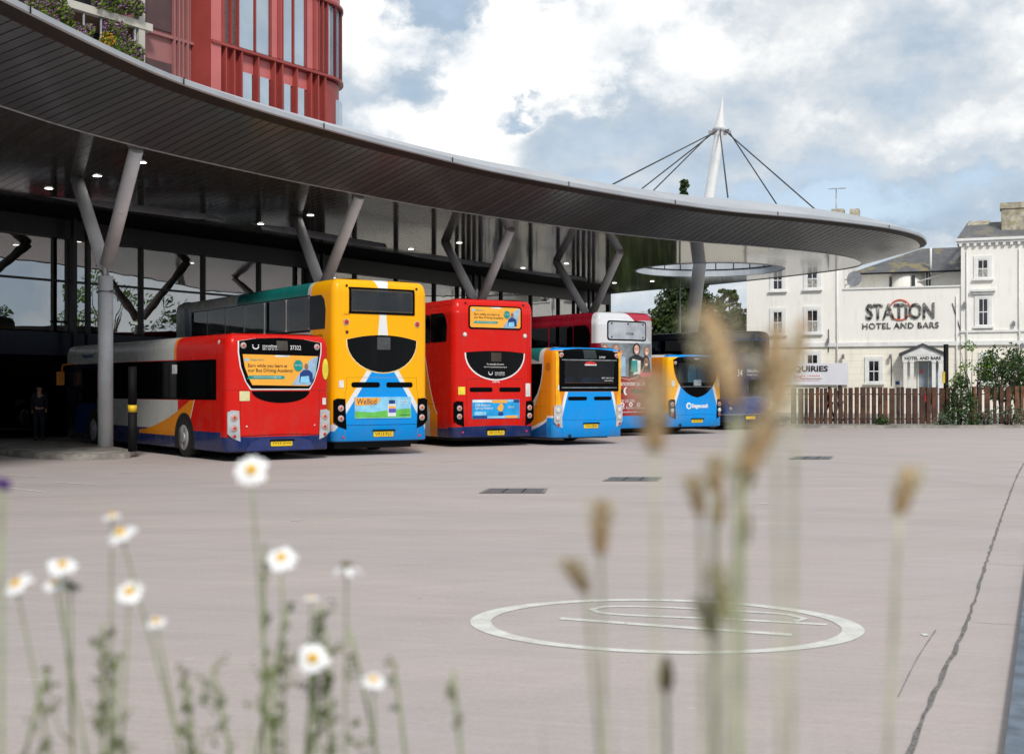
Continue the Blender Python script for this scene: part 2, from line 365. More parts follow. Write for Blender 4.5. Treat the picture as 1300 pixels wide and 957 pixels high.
def plank_mat(name, base, rough, use_uv, spacing, ior, seam=0.10, spec=0.5, wav=0.0):
    m = bpy.data.materials.new(name); m.use_nodes = True; t = m.node_tree; p = t.nodes['Principled BSDF']
    c = nn(t, 'ShaderNodeTexCoord'); v = c.outputs['Object']
    if use_uv: x, y, z = sep(t, c.outputs['UV']); s = x
    else:
        x, y, z = sep(t, v); s = x * 0.80 + y * 0.60
    fr = (s * (1.0 / spacing) + 500.0).fract(); ln = fr.below(seam, 40)
    pid = (s * (1.0 / spacing) + 500.0)._m('FLOOR'); wn = nn(t, 'ShaderNodeTexWhiteNoise', noise_dimensions='1D'); t.links.new(pid.s, wn.inputs['W'])
    var = E(t, wn.outputs[0]) * 0.22 + 0.88
    b = comb(t, var * base[0], var * base[1], var * base[2])
    t.links.new(mixc(t, ln, b, (0.004, 0.004, 0.004)), p.inputs['Base Color'])
    p.inputs['IOR'].default_value = ior; p.inputs['Specular IOR Level'].default_value = spec
    t.links.new((ln * 0.5 + rough).s, p.inputs['Roughness'])
    bp = nn(t, 'ShaderNodeBump'); bp.inputs['Distance'].default_value = 0.03; bp.inputs['Strength'].default_value = 0.35 if wav else 0.12
    h = (E(t, wn.outputs[0]) * 0.0) - ln
    if wav:
        # every tray sags a little: a faint ripple across and along
        h = h * 0.02 + noise(t, comb(t, x * 0.35, y * 1.5, 0.0), 1.4, 3) * wav
    t.links.new(h.s, bp.inputs['Height']); t.links.new(bp.outputs[0], p.inputs['Normal']); return m
M_slope = plank_mat('dark_linear_soffit', (0.098, 0.106, 0.110), 0.20, True, 0.34, 1.5, seam=0.15)
M_level = plank_mat('polished_dark_soffit', (0.092, 0.098, 0.098), 0.075, False, 0.30, 1.5, seam=0.05, wav=0.14)
M_rim = mat('pale_grey_rim_metal', (0.40, 0.41, 0.43), 0.38, 0.35, ns=0.6, na=0.06)
M_gut = mat('dark_brown_gutter', (0.022, 0.017, 0.014), 0.6)
M_roof = mat('grey_roof_sheet', (0.44, 0.45, 0.47), 0.45, 0.1, ns=0.25, na=0.06, dirt=((0.30, 0.30, 0.31), 1.2, 0.55, 0.4))
# sloping soffit with UV along the rim
bm = bmesh.new(); uvl = bm.loops.layers.uv.new('UVMap')
ra_ = [bm.verts.new(off(i, 0.0, Hs)) for i in range(nC)]; rb_ = [bm.verts.new(off(i, ow[i] - 0.28, Hr - 0.10)) for i in range(nC)]; rc_ = [bm.verts.new(off(i, ow[i], Hr)) for i in range(nC)]
for i in range(nC - 1):
    for A, B, v0, v1, mi in ((ra_, rb_, 0, 1, 0), (rb_, rc_, 1, 1.1, 1)):
        f = bm.faces.new((A[i], A[i + 1], B[i + 1], B[i])); f.material_index = mi; f.smooth = True
        for l, uv in zip(f.loops, ((arc[i], v0), (arc[i + 1], v0), (arc[i + 1], v1), (arc[i], v1))): l[uvl].uv = uv
me = bpy.data.meshes.new('sloping_soffit'); bm.to_mesh(me); bm.free(); link_mesh('sloping_soffit', me, [M_slope, M_gut], can)
mb = MB()
for i in range(nC - 1):
    for (w0, z0, w1, z1) in ((0.0, Hr, 0.03, Hr + .03), (0.03, Hr + .03, 0.0, Hr + 0.15), (0.0, Hr + .15, -0.10, Hr + 0.19)):
        f = mb.face([off(i, ow[i] + w0, z0), off(i + 1, ow[i + 1] + w0, z0), off(i + 1, ow[i + 1] + w1, z1), off(i, ow[i] + w1, z1)]); f.smooth = True
for i in range(4, nC - 1, 9):
    d = (cre[i + 1] - cre[i]).normalized(); p = off(i, ow[i] + 0.034, Hr + .09); mb.box(p, (0.03, 0.012, .15), rz=atan2(d.y, d.x), mi=1)
mb.build('rim_fascia', [M_rim, M_dark], can)
mb = MB()
prof = [(-0.10, .19), (-0.8, .47), (-1.6, .74), (-2.3, .92), (-3.0, 1.0)]
for i in range(nC - 1):
    for (w0, z0), (w1, z1) in zip(prof, prof[1:]):
        f = mb.face([off(i, ow[i] + w0, Hr + z0), off(i + 1, ow[i + 1] + w0, Hr + z0), off(i + 1, ow[i + 1] + w1, Hr + z1), off(i, ow[i] + w1, Hr + z1)]); f.smooth = True
mb.build('roof_edge', M_roof, can, recalc=False)
# oculus, roof lights
oc = (P(804, 343, Hs) + P(998, 343, Hs)) / 2; ocr = 3.55; oc.z = 0; oc.x -= 0.05
ocl = [Vector((oc.x + ocr * cos(2 * pi * k / 48), oc.y + ocr * sin(2 * pi * k / 48), 0)) for k in range(48)]
rowd = (P(749, 397, 5.0) - P(134, 326, 5.0)); rowd = Vector((0.525, 0.851, 0)); rown = Vector((0.851, -0.525, 0))
slots = []
for (a, b) in (((59, 250), (250, 275)), ((318, 284), (470, 311)), ((503, 319.5), (615, 337)), ((640, 343.5), (728, 352.5))):
    A = P(*a, Hs); B = P(*b, Hs); d = (B - A).normalized(); n_ = Vector((-d.y, d.x, 0)); ww = 1.25
    slots.append([A, A + d * 1.6 + n_ * -ww * .5, B + n_ * -ww * .6, B + d * 1.2 , B + n_ * ww * .5, A + d * 2.5 + n_ * ww * .5])
def fill_holes(outer, holes, z, name, m, parent):
    bm = bmesh.new(); edges = []
    for loop in [outer] + holes:
        vs = [bm.verts.new((p.x, p.y, z)) for p in loop]
        for i in range(len(vs)): edges.append(bm.edges.new((vs[i], vs[(i + 1) % len(vs)])))
    bmesh.ops.triangle_fill(bm, edges=edges, use_beauty=True)
    for f in bm.faces:
        if f.normal.z > 0: f.normal_flip()
    me = bpy.data.meshes.new(name); bm.to_mesh(me); bm.free(); return link_mesh(name, me, m, parent)
back = [Vector((-48, 95, 0)), Vector((-48, 2, 0))]
fill_holes([c for c in cre[::2]] + [cre[-1]] + back if (nC - 1) % 2 else cre[::2] + back, [ocl] + slots, Hs + 0.002, 'level_soffit', M_level, can)
ro_l = [off(i, ow[i] - 3.0, 0) for i in range(0, nC, 3)]
top_o = fill_holes(ro_l + back, [ocl], Hr + 1.0, 'roof_deck', M_roof, can)
M_up = mat('pale_blue_upstand', (0.52, 0.57, 0.62), 0.5, ns=0.8, na=.05)
mb = MB()
for k in range(48):
    a, b = ocl[k], ocl[(k + 1) % 48]; f = mb.face([V2(a, Hs), V2(b, Hs), V2(b, Hr + 1.05), V2(a, Hr + 1.05)]); f.smooth = True
for k in range(0, 48, 2):
    a = ocl[k]; r = Vector((a.x - oc.x, a.y - oc.y, 0)).normalized(); p = a - r * .01; mb.box((p.x, p.y, Hs + .83), (.02, .045, .92), rz=atan2(r.y, r.x), mi=1)
for k in range(48):
    a, b = ocl[k], ocl[(k + 1) % 48]; m_ = (a + b) / 2; r = Vector((m_.x - oc.x, m_.y - oc.y, 0)).normalized(); mb.box((m_.x - r.x * .012, m_.y - r.y * .012, Hs + .34), (.03, (b - a).length, .05), rz=atan2(r.y, r.x), mi=1)
for zz_ in (Hs + .02,):
    r2 = [Vector((oc.x + (ocr + .12) * cos(2 * pi * k / 48), oc.y + (ocr + .12) * sin(2 * pi * k / 48), 0)) for k in range(48)]
    for k in range(48):
        mb.face([V2(ocl[k], Hs - .03), V2(ocl[(k + 1) % 48], Hs - .03), V2(r2[(k + 1) % 48], Hs - .002), V2(r2[k], Hs - .002)])
mb.build('oculus_upstand', [M_up, M_dark], can, recalc=False)
M_slot = mat('roof_light_lining', (0.34, 0.38, 0.43), 0.4, ns=1)
for sl in slots:
    mb = MB(); n = len(sl)
    for i in range(n):
        a, b = sl[i], sl[(i + 1) % n]; mb.face([V2(a, Hs), V2(b, Hs), V2(b, Hs + .5), V2(a, Hs + .5)])
    mb.face([V2(a, Hs + .5) for a in sl]); d = (sl[3] - sl[0]).normalized(); L_ = (sl[3] - sl[0]).length
    for q in range(1, int(L_ / .45)):
        p = sl[0] + d * q * .45; mb.box((p.x, p.y, Hs + .30), (.03, .9, .12), rz=atan2(d.y, d.x), mi=1)
    mb.build('roof_light', [M_slot, M_dark], can)
mb = MB(); mb.tube([p + Vector((0, 0, -.012)) for p in cre[::2]], .018, 6); mb.build('crease_trim', mat('pale_crease_trim', (.40, .40, .40), .3, .4), can)
# downlights
M_lamp = emat('downlight_glow', (1.0, 0.97, 0.9), 4.5); M_trim = mat('downlight_trim', (0.5, 0.5, 0.5), .4)
dl = empty('soffit_downlight', P(123.5, 223, Hs), cat='ceiling light', group='round downlights set in the canopy soffit', label='lit round downlight between the two arms of the nearest branching column')
mb = MB(); mb.prism([(0.11 * cos(2 * pi * k / 20), 0.11 * sin(2 * pi * k / 20), -0.012) for k in range(20)], (0, 0, -.008)); mb.build('diffuser', M_lamp, dl)
mb = MB(); mb.prism([(0.14 * cos(2 * pi * k / 20), 0.14 * sin(2 * pi * k / 20), 0) for k in range(20)], (0, 0, -.012)); mb.build('trim_ring', M_trim, dl)
for q, lb in (((62, 239), 'lit downlight left of the nearest branching column'), ((394, 273), 'lit downlight between the arms of the column behind the yellow bus'), ((331, 284), 'lit downlight left of the column behind the yellow bus'), ((353.5, 306), 'lit downlight lowest beside the column behind the yellow bus'),
              ((443, 319), 'lit downlight below the right arm of the column behind the yellow bus'), ((521.6, 316), 'upper downlight of the pair above the yellow double decker roof corner'), ((525, 332), 'lower downlight of the pair above the yellow double decker roof corner'), ((583, 308), 'lit downlight between the arms of the column behind the red double decker'),
              ((594, 343), 'lit downlight low between the arms of the column behind the red double decker'), ((664, 340), 'upper downlight right of the column behind the red double decker'), ((658, 352.6), 'lower downlight right of the column behind the red double decker'), ((719, 334.5), 'lit downlight between the arms of the column behind the burgundy bus'),
              ((711, 360), 'lit downlight low beside the left arm of the column behind the burgundy bus'), ((780, 359), 'lit downlight in the open canopy end just right of the last branching column'), ((828, 357), 'rightmost lit downlight, in the open canopy end near the mast'), ((180, 206), 'lit downlight touching the right arm of the nearest branching column'), ((8, 256), 'lit downlight at the far left edge of the soffit')):
    c = copy_tree(dl); c.location = P(*q, Hs); c['label'] = lb
# matt black ceiling band along the glazing
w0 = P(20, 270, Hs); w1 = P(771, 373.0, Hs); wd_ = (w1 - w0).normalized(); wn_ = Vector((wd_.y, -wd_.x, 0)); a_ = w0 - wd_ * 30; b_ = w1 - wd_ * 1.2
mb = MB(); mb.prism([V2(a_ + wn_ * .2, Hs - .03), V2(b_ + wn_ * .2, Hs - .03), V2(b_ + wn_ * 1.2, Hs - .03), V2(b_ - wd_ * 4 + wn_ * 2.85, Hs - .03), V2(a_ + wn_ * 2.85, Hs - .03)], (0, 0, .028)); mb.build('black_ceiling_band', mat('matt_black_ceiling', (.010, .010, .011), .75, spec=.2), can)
# ------------------------------------------------------------------ branching columns
M_col = mat('off_white_column_paint', (0.77, 0.78, 0.79), 0.5, ns=1.2, na=.06, dirt=((0.30, 0.25, 0.19), 2.4, .62, .5))
M_steel = mat('grey_steel', (0.30, 0.30, 0.31), .35, .5)
cols = [P(134, 326, 5.05), P(409, 357, 5.0), P(607, 380, 5.0), P(749, 397, 5.0)]
tops = [((97, 226), (173, 190)), ((376, 275), (456, 250)), ((565, 307), (648, 292)), ((706, 332), (787, 320))]
clabs = ['white branching column standing on the kerbed island beside the red single decker', 'branching column rising behind the yellow double decker', 'branching column rising behind the red double decker', 'branching column rising behind the burgundy double decker']
for i, (c, (tl, tr), lb) in enumerate(zip(cols, tops, clabs)):
    b = empty('branching_column', (c.x, c.y, 0), label=lb, cat='column', group='branching columns holding up the canopy')
    A = P(*tl, Hs); B = P(*tr, Hs); o = Vector((c.x, c.y, 0))
    mb = MB(); mb.tube([(0, 0, 0.0), (0, 0, 4.55)], .19, 28); mb.tube([(0, 0, 4.55), (0, 0, 5.0)], [.07, .07], 16); mb.build('post', M_col, b)
    for q, T in enumerate((A, B)):
        T = T - o; d = Vector((T.x, T.y, 0)).normalized()
        s0 = d * 0.13 + Vector((0, 0, 4.85)); mb = MB(); dirv = (T - s0).normalized(); mb.tube([s0, T], [.175, .17], 24); mb.build('branch', M_col, b)
    mb = MB(); mb.box((0, 0, 4.72), (.04, .20, .34), rz=atan2(rowd.y, rowd.x)); mb.box((0, 0, 4.15), (.05, .66, .06), rz=atan2(rowd.y, rowd.x)); mb.tube([(0.0, 0, 4.13), (0, 0, 4.17)], .20, 20); mb.build('bracket', M_steel, b)
# kerbed island
isl = [G(84, 566), G(150, 588), G(186, 588.5), G(205, 584), G(206, 574), G(172, 566)]
isl = [Vector((-12.9, 30.6, 0)), Vector((-10.9, 28.55, 0)), Vector((-9.7, 28.3, 0)), Vector((-9.15, 28.8, 0)), Vector((-9.2, 29.5, 0)), Vector((-10.2, 31.6, 0)), Vector((-12.6, 34.6, 0)), Vector((-14.6, 34.4, 0))]
sm = catmull(isl + [isl[0]], .35)[:-1]
mb = MB(); mb.prism([V2(p, 0.0) for p in sm], (0, 0, .14))
cxy = sum(sm, Vector()) / len(sm); mb.prism([V2(cxy + (p - cxy) * .9, .14) for p in sm], (0, 0, .02))
tag(mb.build('traffic_island', M_kerb), kind='structure')
# bollard
bp_ = P(170, 568, .14)
b = empty('bollard', (-9.17, 29.5, 0.14), label='black bollard with a yellow band between the white column and the red single decker', cat='bollard')
mb = MB(); mb.tube([(0, 0, 0), (0, 0, 1.02)], .105, 20); mb.build('shaft', M_dark, b)
mb = MB(); mb.tube([(0, 0, .95), (0, 0, 1.12)], .11, 20); mb.build('yellow_band', mat('yellow_band', (.75, .48, .02), .45), b)
mb = MB(); mb.tube([(0, 0, 1.12), (0, 0, 2.05)], .10, 20); mb.build('upper_shaft', M_dark, b)
# ------------------------------------------------------------------ mast
m0 = P(864, 537, 0.0); m0 = Vector(((864 - 650) * 57.2 / F, 57.2, 0)); m1 = PD(888, 337, P(888, 337, Hs).y); m2_ = PD(913.6, 166, 60.6); m3 = PD(917.5, 124, 61.0)
M_mast = mat('pale_mast_paint', (0.64, 0.64, 0.635), .42, ns=.8, na=.05)
ma = empty('leaning_mast', m0, label='pale leaning steel mast piercing the canopy with a pointed cap and fanned cables', cat='mast')
mb = MB(); mb.tube([(0, 0, 0), m1 - m0, (m2_ - m0)], [.33, .31, .22], 28); mb.build('shaft', M_mast, ma)
mb = MB(); ax = m3 - m2_; s0 = m2_ - m0
mb.tube([s0 - ax * .06, s0, s0 + ax * .04, s0 + ax * .16, s0 + ax * .34, s0 + ax * .6, s0 + ax], [.25, .36, .345, .26, .19, .12, .025], 28); mb.build('pointed_cap', M_mast, ma)
mb = MB()
for k in range(8): mb.box(s0 + Vector((cos(k * pi / 4) * .42, sin(k * pi / 4) * .42, -.08)), (.30, .04, .16), rz=k * pi / 4)
mb.build('cable_collar', M_steel, ma)
M_cab = mat('dark_cable', (.035, .035, .038), .5)
ztop = Hr + 1.0
for (px, py, dist) in ((771, 228.5, 46.5), (712, 320, 68.0), (761, 310, 64.2), (924, 249.5, 49.0), (1012, 289, 60.5), (1040, 263.5, 53.4)):
    E_ = PD(px, py, dist); E_.z = min(E_.z, ztop + .1) if dist < 55 else ztop
    d = (E_ - m2_); d.z = 0; d.normalize(); S = m2_ + d * .5 - Vector((0, 0, .12)); mb = MB(); mb.tube([S - m0, E_ - m0], .033, 8); mb.build('cable', M_cab, ma)
# ------------------------------------------------------------------ concourse
g0 = P(20, 270, Hs); g1 = P(771, 373.0, Hs); gd = (g1 - g0); gd.z = 0; gL = gd.length; gd.normalize(); gn = Vector((gd.y, -gd.x, 0))
gs = g0 - gd * 34; gs.z = 0; gL += 34
con = empty('concourse_building', (gs.x, gs.y, 0), rz=atan2(gd.y, gd.x), label='dark glazed bus station concourse under the canopy behind the buses', cat='building')
GW = glassmat('concourse_glass', (0.10, 0.11, 0.12), 5.0, .95, wav=.10)
GWL = glassmat('lower_glass', (0.10, 0.11, 0.12), 1.45, .6, wav=.04)
M_mull = mat('black_mullion', (0.012, 0.013, 0.015), .4)
M_navy = mat('navy_fascia_panel', (0.008, 0.014, 0.035), .4)
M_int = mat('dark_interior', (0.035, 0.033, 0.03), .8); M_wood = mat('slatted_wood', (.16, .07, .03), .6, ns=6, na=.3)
nb = int(gL / 3.0); bw = gL / nb
for k in range(nb):
    x0 = k * bw
    for z0, z1, nm, mt in ((3.55, 7.38, 'window_pane', GW), (0.12, 2.75, 'door_pane', GWL)):
        mb = MB(); tw = random.uniform(-.0012, .0012); mb.box2((x0 + .05, -.01, z0 + .04), (x0 + bw - .05, .01, z1 - .04)); mb.build(nm, mt, con)
    mb = MB(); mb.box2((x0 - .05, -.12, 0), (x0 + .05, .12, Hs - .01)); mb.build('mullion', M_mull, con)
    if k % 4 == 0:
        mb = MB(); mb.box2((x0 - .36, -.62, 0), (x0 - .22, -.46, Hs - .01)); mb.box2((x0 + .2, -.62, 0), (x0 + .34, -.46, Hs - .01)); mb.box2((x0 - .4, -.60, 3.9), (x0 + .4, -.5, 3.97)); mb.build('paired_posts', M_mull, con)
mb = MB(); mb.box2((0, -.16, 2.76), (gL, .16, 3.54)); mb.build('navy_fascia', M_navy, con)
mb = MB(); mb.box2((0, -.17, 6.72), (gL, .17, Hs - .012)); mb.build('black_bulkhead', M_mull, con)
mb = MB(); mb.box2((0, -.09, 5.25), (gL, -.02, 5.32)); mb.box2((gL, -.14, 0), (gL + .22, .14, Hs)); mb.build('transom', M_mull, con)
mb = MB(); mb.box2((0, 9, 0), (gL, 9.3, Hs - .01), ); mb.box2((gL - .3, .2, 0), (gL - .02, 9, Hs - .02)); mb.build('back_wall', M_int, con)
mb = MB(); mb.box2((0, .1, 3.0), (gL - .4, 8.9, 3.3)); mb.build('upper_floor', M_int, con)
mb = MB()
for k in range(3): mb.box2((28 + k * 3.1, 6.5, 3.4), (29.2 + k * 3.1, 6.6, 7.0))
mb.build('slatted_panels', M_wood, con)
M_tube = emat('tube_light_glow', (1, .98, .94), 3.0)
tl0 = None
for k in range(6):
    p = gs + gd * (33 + k * 6.0) - gn * 3.0
    if tl0 is None:
        tl0 = empty('tube_light', (p.x, p.y, 6.9), rz=atan2(gn.y, gn.x), cat='ceiling light', group='tube lights inside the concourse', label='leftmost lit tube light behind the upper concourse glass')
        mb = MB(); mb.box((0, 0, 0), (1.5, .06, .04)); mb.build('tube', M_tube, tl0); mb = MB(); mb.box((0, 0, .04), (1.55, .10, .04)); mb.build('housing', M_dark, tl0)
    else:
        c = copy_tree(tl0); c.location = (p.x, p.y, 6.9); c['label'] = '%s lit tube light from the left behind the upper concourse glass' % ('first', 'second', 'third', 'fourth', 'fifth', 'sixth')[k]
# ------------------------------------------------------------------ buses
def paint(name, base, layers=(), rough=0.22):
    m = bpy.data.materials.new(name); m.use_nodes = True; t = m.node_tree; p = t.nodes['Principled BSDF']
    c = nn(t, 'ShaderNodeTexCoord'); x, y, z = sep(t, c.outputs['Object']); col = None
    for fn, cl in layers:
        col = mixc(t, fn(x, y, z), base if col is None else col, cl)
    if col is None: col = mixc(t, 0.0, base, base)
    dn = noise(t, c.outputs['Object'], 2.2, 6, .6)
    low = (1.25 - z).sat() * 0.20 + 0.05
    col = mixc(t, low * dn.ss(.38, .7), col, (.16, .13, .11))
    sk_ = noise(t, comb(t, x * 5.0, y * 5.0, z * .55), 1.0, 5, .6); col = mixc(t, sk_.ss(.52, .78) * .16, col, (.10, .085, .075))
    g = nn(t, 'ShaderNodeNewGeometry'); col = mixc(t, E(t, g.outputs['Backfacing']), col, (.22, .22, .23))
    t.links.new(col, p.inputs['Base Color']); t.links.new((dn * .25 + rough - .08).s, p.inputs['Roughness'])
    p.inputs['Coat Weight'].default_value = .05; p.inputs['Coat Roughness'].default_value = .06; p.inputs['Specular IOR Level'].default_value = .16
    return m
RED = (.60, .010, .006); YEL = (.90, .42, .002); BLU = (.001, .27, .74); NAVY = (.007, .026, .125); WHT = (.72, .73, .74); ORG = (.70, .235, .008)
SIL = (.52, .53, .51); TEAL = (.008, .17, .155); BURG = (.22, .004, .016); DKB = (.009, .020, .070)
rear = lambda y: y.below(0.42, 200)
M_gl = mat('dark_bus_glass', (.002, .0025, .003), .03, ns=1, na=.1, ior=1.45, spec=.16)
M_see = glassmat('tinted_bus_glass', (.60, .63, .66), 1.75, .9)
M_see2 = glassmat('clear_bus_glass', (.80, .84, .86), 1.45, .7)
M_frit = mat('black_window_surround', (.002, .002, .0025), .12, ns=1, na=.1, spec=.07)
M_tyre = mat('tyre_rubber', (.012, .012, .012), .8, ns=9, na=.2); M_rimw = mat('wheel_rim', (.33, .34, .35), .4, .3, ns=4)
M_und = mat('dark_underside', (.008, .008, .008), .8)
M_grey = mat('lamp_cluster_grey', (.42, .44, .46), .3); M_redl = mat('red_lens', (.45, .02, .015), .15, ns=2, na=.05); M_lens = mat('pale_lens', (.62, .33, .28), .15, ns=2); M_wl = mat('clear_lens', (.7, .68, .64), .15, ns=2)
M_chr = mat('lamp_rim', (.55, .55, .55), .25, .4)
M_plate = mat('yellow_plate', (.80, .53, .01), .4, ns=3, na=.05); M_ink = mat('black_lettering', (.012, .012, .015), .5); M_wink = mat('white_lettering', (.78, .78, .78), .5, na=.04)
M_ador = mat('advert_orange', (.86, .40, .045), .35, ns=1, na=.04); M_adte = mat('advert_teal', (.0, .30, .27), .35); M_adw = mat('advert_white', (.75, .77, .78), .35)
M_adsky = mat('advert_sky_blue', (.25, .58, .80), .35); M_adgr = mat('advert_green', (.13, .50, .08), .35); M_adbl = mat('advert_blue', (.01, .33, .72), .35); M_adnv = mat('advert_navy', (.01, .045, .20), .35)
M_skin = mat('printed_skin', (.60, .34, .25), .4, ns=6); M_skin2 = mat('printed_brown_skin', (.30, .15, .09), .4, ns=6); M_pblk = mat('printed_black', (.012, .012, .016), .35); M_pgry = mat('printed_grey', (.20, .23, .25), .35, ns=2, na=.25)
M_ppnk = mat('printed_magenta', (.62, .03, .13), .35); M_pblu = mat('printed_pale_blue', (.30, .45, .60), .35); M_stk = mat('yellow_sticker', (.80, .66, .05), .4); M_stw = mat('white_sticker', (.70, .72, .72), .4)
M_purp = mat('advert_purple', (.12, .10, .50), .35); M_seat = mat('blue_seat_moquette', (.03, .11, .30), .8, ns=30, na=.3); M_trimi = mat('cabin_lining', (.30, .30, .30), .7); M_seato = mat('pale_seat_back', (.25, .60, .80), .6)
def bul(x, hw): return .085 * min(1.0, abs(x) / hw) ** 2.4
RP = [(-.32, .0), (-.20, .018), (-.12, .05), (-.06, .10), (-.02, .19), (0.0, .34), (.012, .60)]
def inset(z, H, lean=0.0):
    r = z - H; v = 0.0
    if r > RP[0][0]:
        for (a, va), (b, vb) in zip(RP, RP[1:]):
            if r <= b: v = va + (vb - va) * (r - a) / (b - a); break
        else: v = RP[-1][1]
    return v + lean * max(0, z - 1.0)
class Bus:
    def __init__(s, label, pos, th, L, W, H, sk, body, holes_rear=(), holes_side=(), rc=.20, lean=0.0, double=False, name='parked_bus', deckz=None, cat='bus', seats=None):
        s.L, s.W, s.H, s.sk, s.hw, s.lean = L, W, H, sk, W / 2, lean
        s.root = empty(name, (pos[0], pos[1], 0), rz=th, label=label, cat=cat, group='buses parked nose in under the canopy')
        hw = s.hw; per = []
        xs = sorted(set([-(hw - rc) + (2 * (hw - rc)) * i / 8 for i in range(9)] + [h[j] for h in holes_rear for j in (0, 1)]))
        for x in xs: per.append((x, 0, 0, -1, 'rear'))
        for i in range(1, 6):
            a = -pi / 2 + pi / 2 * i / 6; per.append((hw - rc + rc * cos(a), rc + rc * sin(a), cos(a), sin(a), 'c'))
        ys = sorted(set([rc + (L - 2 * rc) * i / 12 for i in range(13)] + [h[j] for h in holes_side for j in (0, 1)]))
        for y in ys: per.append((hw, y, 1, 0, 'side'))
        for i in range(1, 6):
            a = pi / 2 * i / 6; per.append((hw - rc + rc * cos(a), L - rc + rc * sin(a), cos(a), sin(a), 'c'))
        for x in [hw - rc - 2 * (hw - rc) * i / 6 for i in range(7)]: per.append((x, L, 0, 1, 'front'))
        for i in range(1, 6):
            a = pi / 2 + pi / 2 * i / 6; per.append((-(hw - rc) + rc * cos(a), L - rc + rc * sin(a), cos(a), sin(a), 'c'))
        for y in ys[::-1]: per.append((-hw, y, -1, 0, 'side'))
        for i in range(1, 6):
            a = pi + pi / 2 * i / 6; per.append((-(hw - rc) + rc * cos(a), rc + rc * sin(a), cos(a), sin(a), 'c'))
        zs = sorted(set([sk, sk + .03] + [sk + .03 + (H - .32 - sk - .03) * i / 6 for i in range(1, 7)] + [H + r for r, _ in RP] + [h[j] for h in list(holes_rear) + list(holes_side) for j in (2, 3)]))
        bm = bmesh.new(); rings = []
        for z in zs:
            t = inset(z, H) + (.03 if z == sk else 0); rg = []
            for (x, y, nx, ny, tg) in per:
                b = bul(x, hw) * max(0.0, 1 - y / .9) + (lean * max(0, z - 1.0) * max(0.0, 1 - y / 2.0))
                rg.append(bm.verts.new((x - nx * t, y - ny * t + b, z)))
            rings.append(rg)
        n = len(per)
        for j in range(len(zs) - 1):
            zc = (zs[j] + zs[j + 1]) / 2
            for i in range(n):
                k = (i + 1) % n; xc = (per[i][0] + per[k][0]) / 2; yc = (per[i][1] + per[k][1]) / 2; skip = False
                if per[i][4] == 'rear' and per[k][4] == 'rear': skip = any(h[0] < xc < h[1] and h[2] < zc < h[3] for h in holes_rear)
                if per[i][4] == 'side' and per[k][4] == 'side': skip = any(h[0] < yc < h[1] and h[2] < zc < h[3] for h in holes_side)
                if skip: continue
                f = bm.faces.new((rings[j][i], rings[j][k], rings[j + 1][k], rings[j + 1][i])); f.smooth = True
        bm.faces.new(rings[-1]).smooth = True; bm.faces.new(rings[0][::-1])
        me = bpy.data.meshes.new('body'); bm.to_mesh(me); bm.free(); s.body = link_mesh('body', me, body, s.root)
        mb = MB(); mb.box2((-hw + .25, .5, .17), (hw - .25, L - .5, sk + .05)); mb.box2((-hw + .5, .9, .2), (hw - .5, 1.9, .5)); mb.build('underside', M_und, s.root)
        for (wy) in (2.55 if not double else 2.75, L - 2.6):
            for sx in (-1, 1): s.wheel(sx, wy)
        if holes_side or holes_rear:
            mb = MB(); dz = deckz if deckz else sk + .5
            mb.box2((-hw + .06, .35, dz - .05), (hw - .06, L - .3, dz)); mb.build('deck_floor', M_trimi, s.root)
            st = None; y = .75
            while y < L - 1.6:
                for x in (-.92, -.46, .46, .92):
                    if st is None:
                        mb = MB(); mb.prism([(-.2, 0, .42), (-.2, .03, .95), (-.15, .04, 1.08), (.15, .04, 1.08), (.2, .03, .95), (.2, 0, .42)], (0, .09, 0)); mb.box2((-.2, .08, .36), (.2, .5, .46)); mb.box2((-.03, .2, .0), (.03, .3, .36))
                        st = mb.build('seat', seats or M_seat, s.root); st.location = (x, y, dz)
                    else:
                        c = st.copy(); COL.objects.link(c); c.parent = s.root; c.location = (x, y, dz)
                y += .82
    def ry(s, x, z): return bul(x, s.hw) + inset(z, s.H, s.lean)
    def wheel(s, sx, wy):
        r = .48; x = sx * s.hw
        mb = MB(); pts = [(x + sx * .006, wy + .60 * cos(a), .48 + .60 * sin(a)) for a in [pi * i / 16 for i in range(17)]]
        pts = [(x + sx * .006, wy + .60, s.sk), ] + pts + [(x + sx * .006, wy - .60, s.sk)]
        mb.prism(pts, (-sx * .02, 0, 0)); mb.build('wheel_arch', M_und, s.root)
        mb = MB(); pr = [(.02, .36), (.0, .44), (-.03, r), (-.26, r), (-.29, .42)]
        mb.tube([(x + sx * (a - .0 + .0), wy, .48) for a, _ in pr], [q for _, q in pr], 32); t = mb.build('tyre', M_tyre, s.root)
        mb = MB(); mb.tube([(x + sx * .012, wy, .48), (x + sx * .03, wy, .48), (x + sx * .025, wy, .48), (x - sx * .05 + sx * .075, wy, .48), (x + sx * .055, wy, .48)], [.31, .30, .24, .13, .11], 24); mb.build('rim', M_rimw, t)
    def rpanel(s, name, outline, m, parent=None, off=.006, thick=.012, step=.16):
        x0 = min(p[0] for p in outline); x1 = max(p[0] for p in outline); n = max(1, int((x1 - x0) / step)); bm = bmesh.new()
        def clip(poly, xc, keep_gt):
            o = []
            for i in range(len(poly)):
                a, b = poly[i], poly[(i + 1) % len(poly)]; ia = (a[0] >= xc) == keep_gt or a[0] == xc; ib = (b[0] >= xc) == keep_gt or b[0] == xc
                if ia: o.append(a)
                if ia != ib and b[0] != a[0]:
                    t = (xc - a[0]) / (b[0] - a[0]); o.append((xc, a[1] + t * (b[1] - a[1])))
            return o
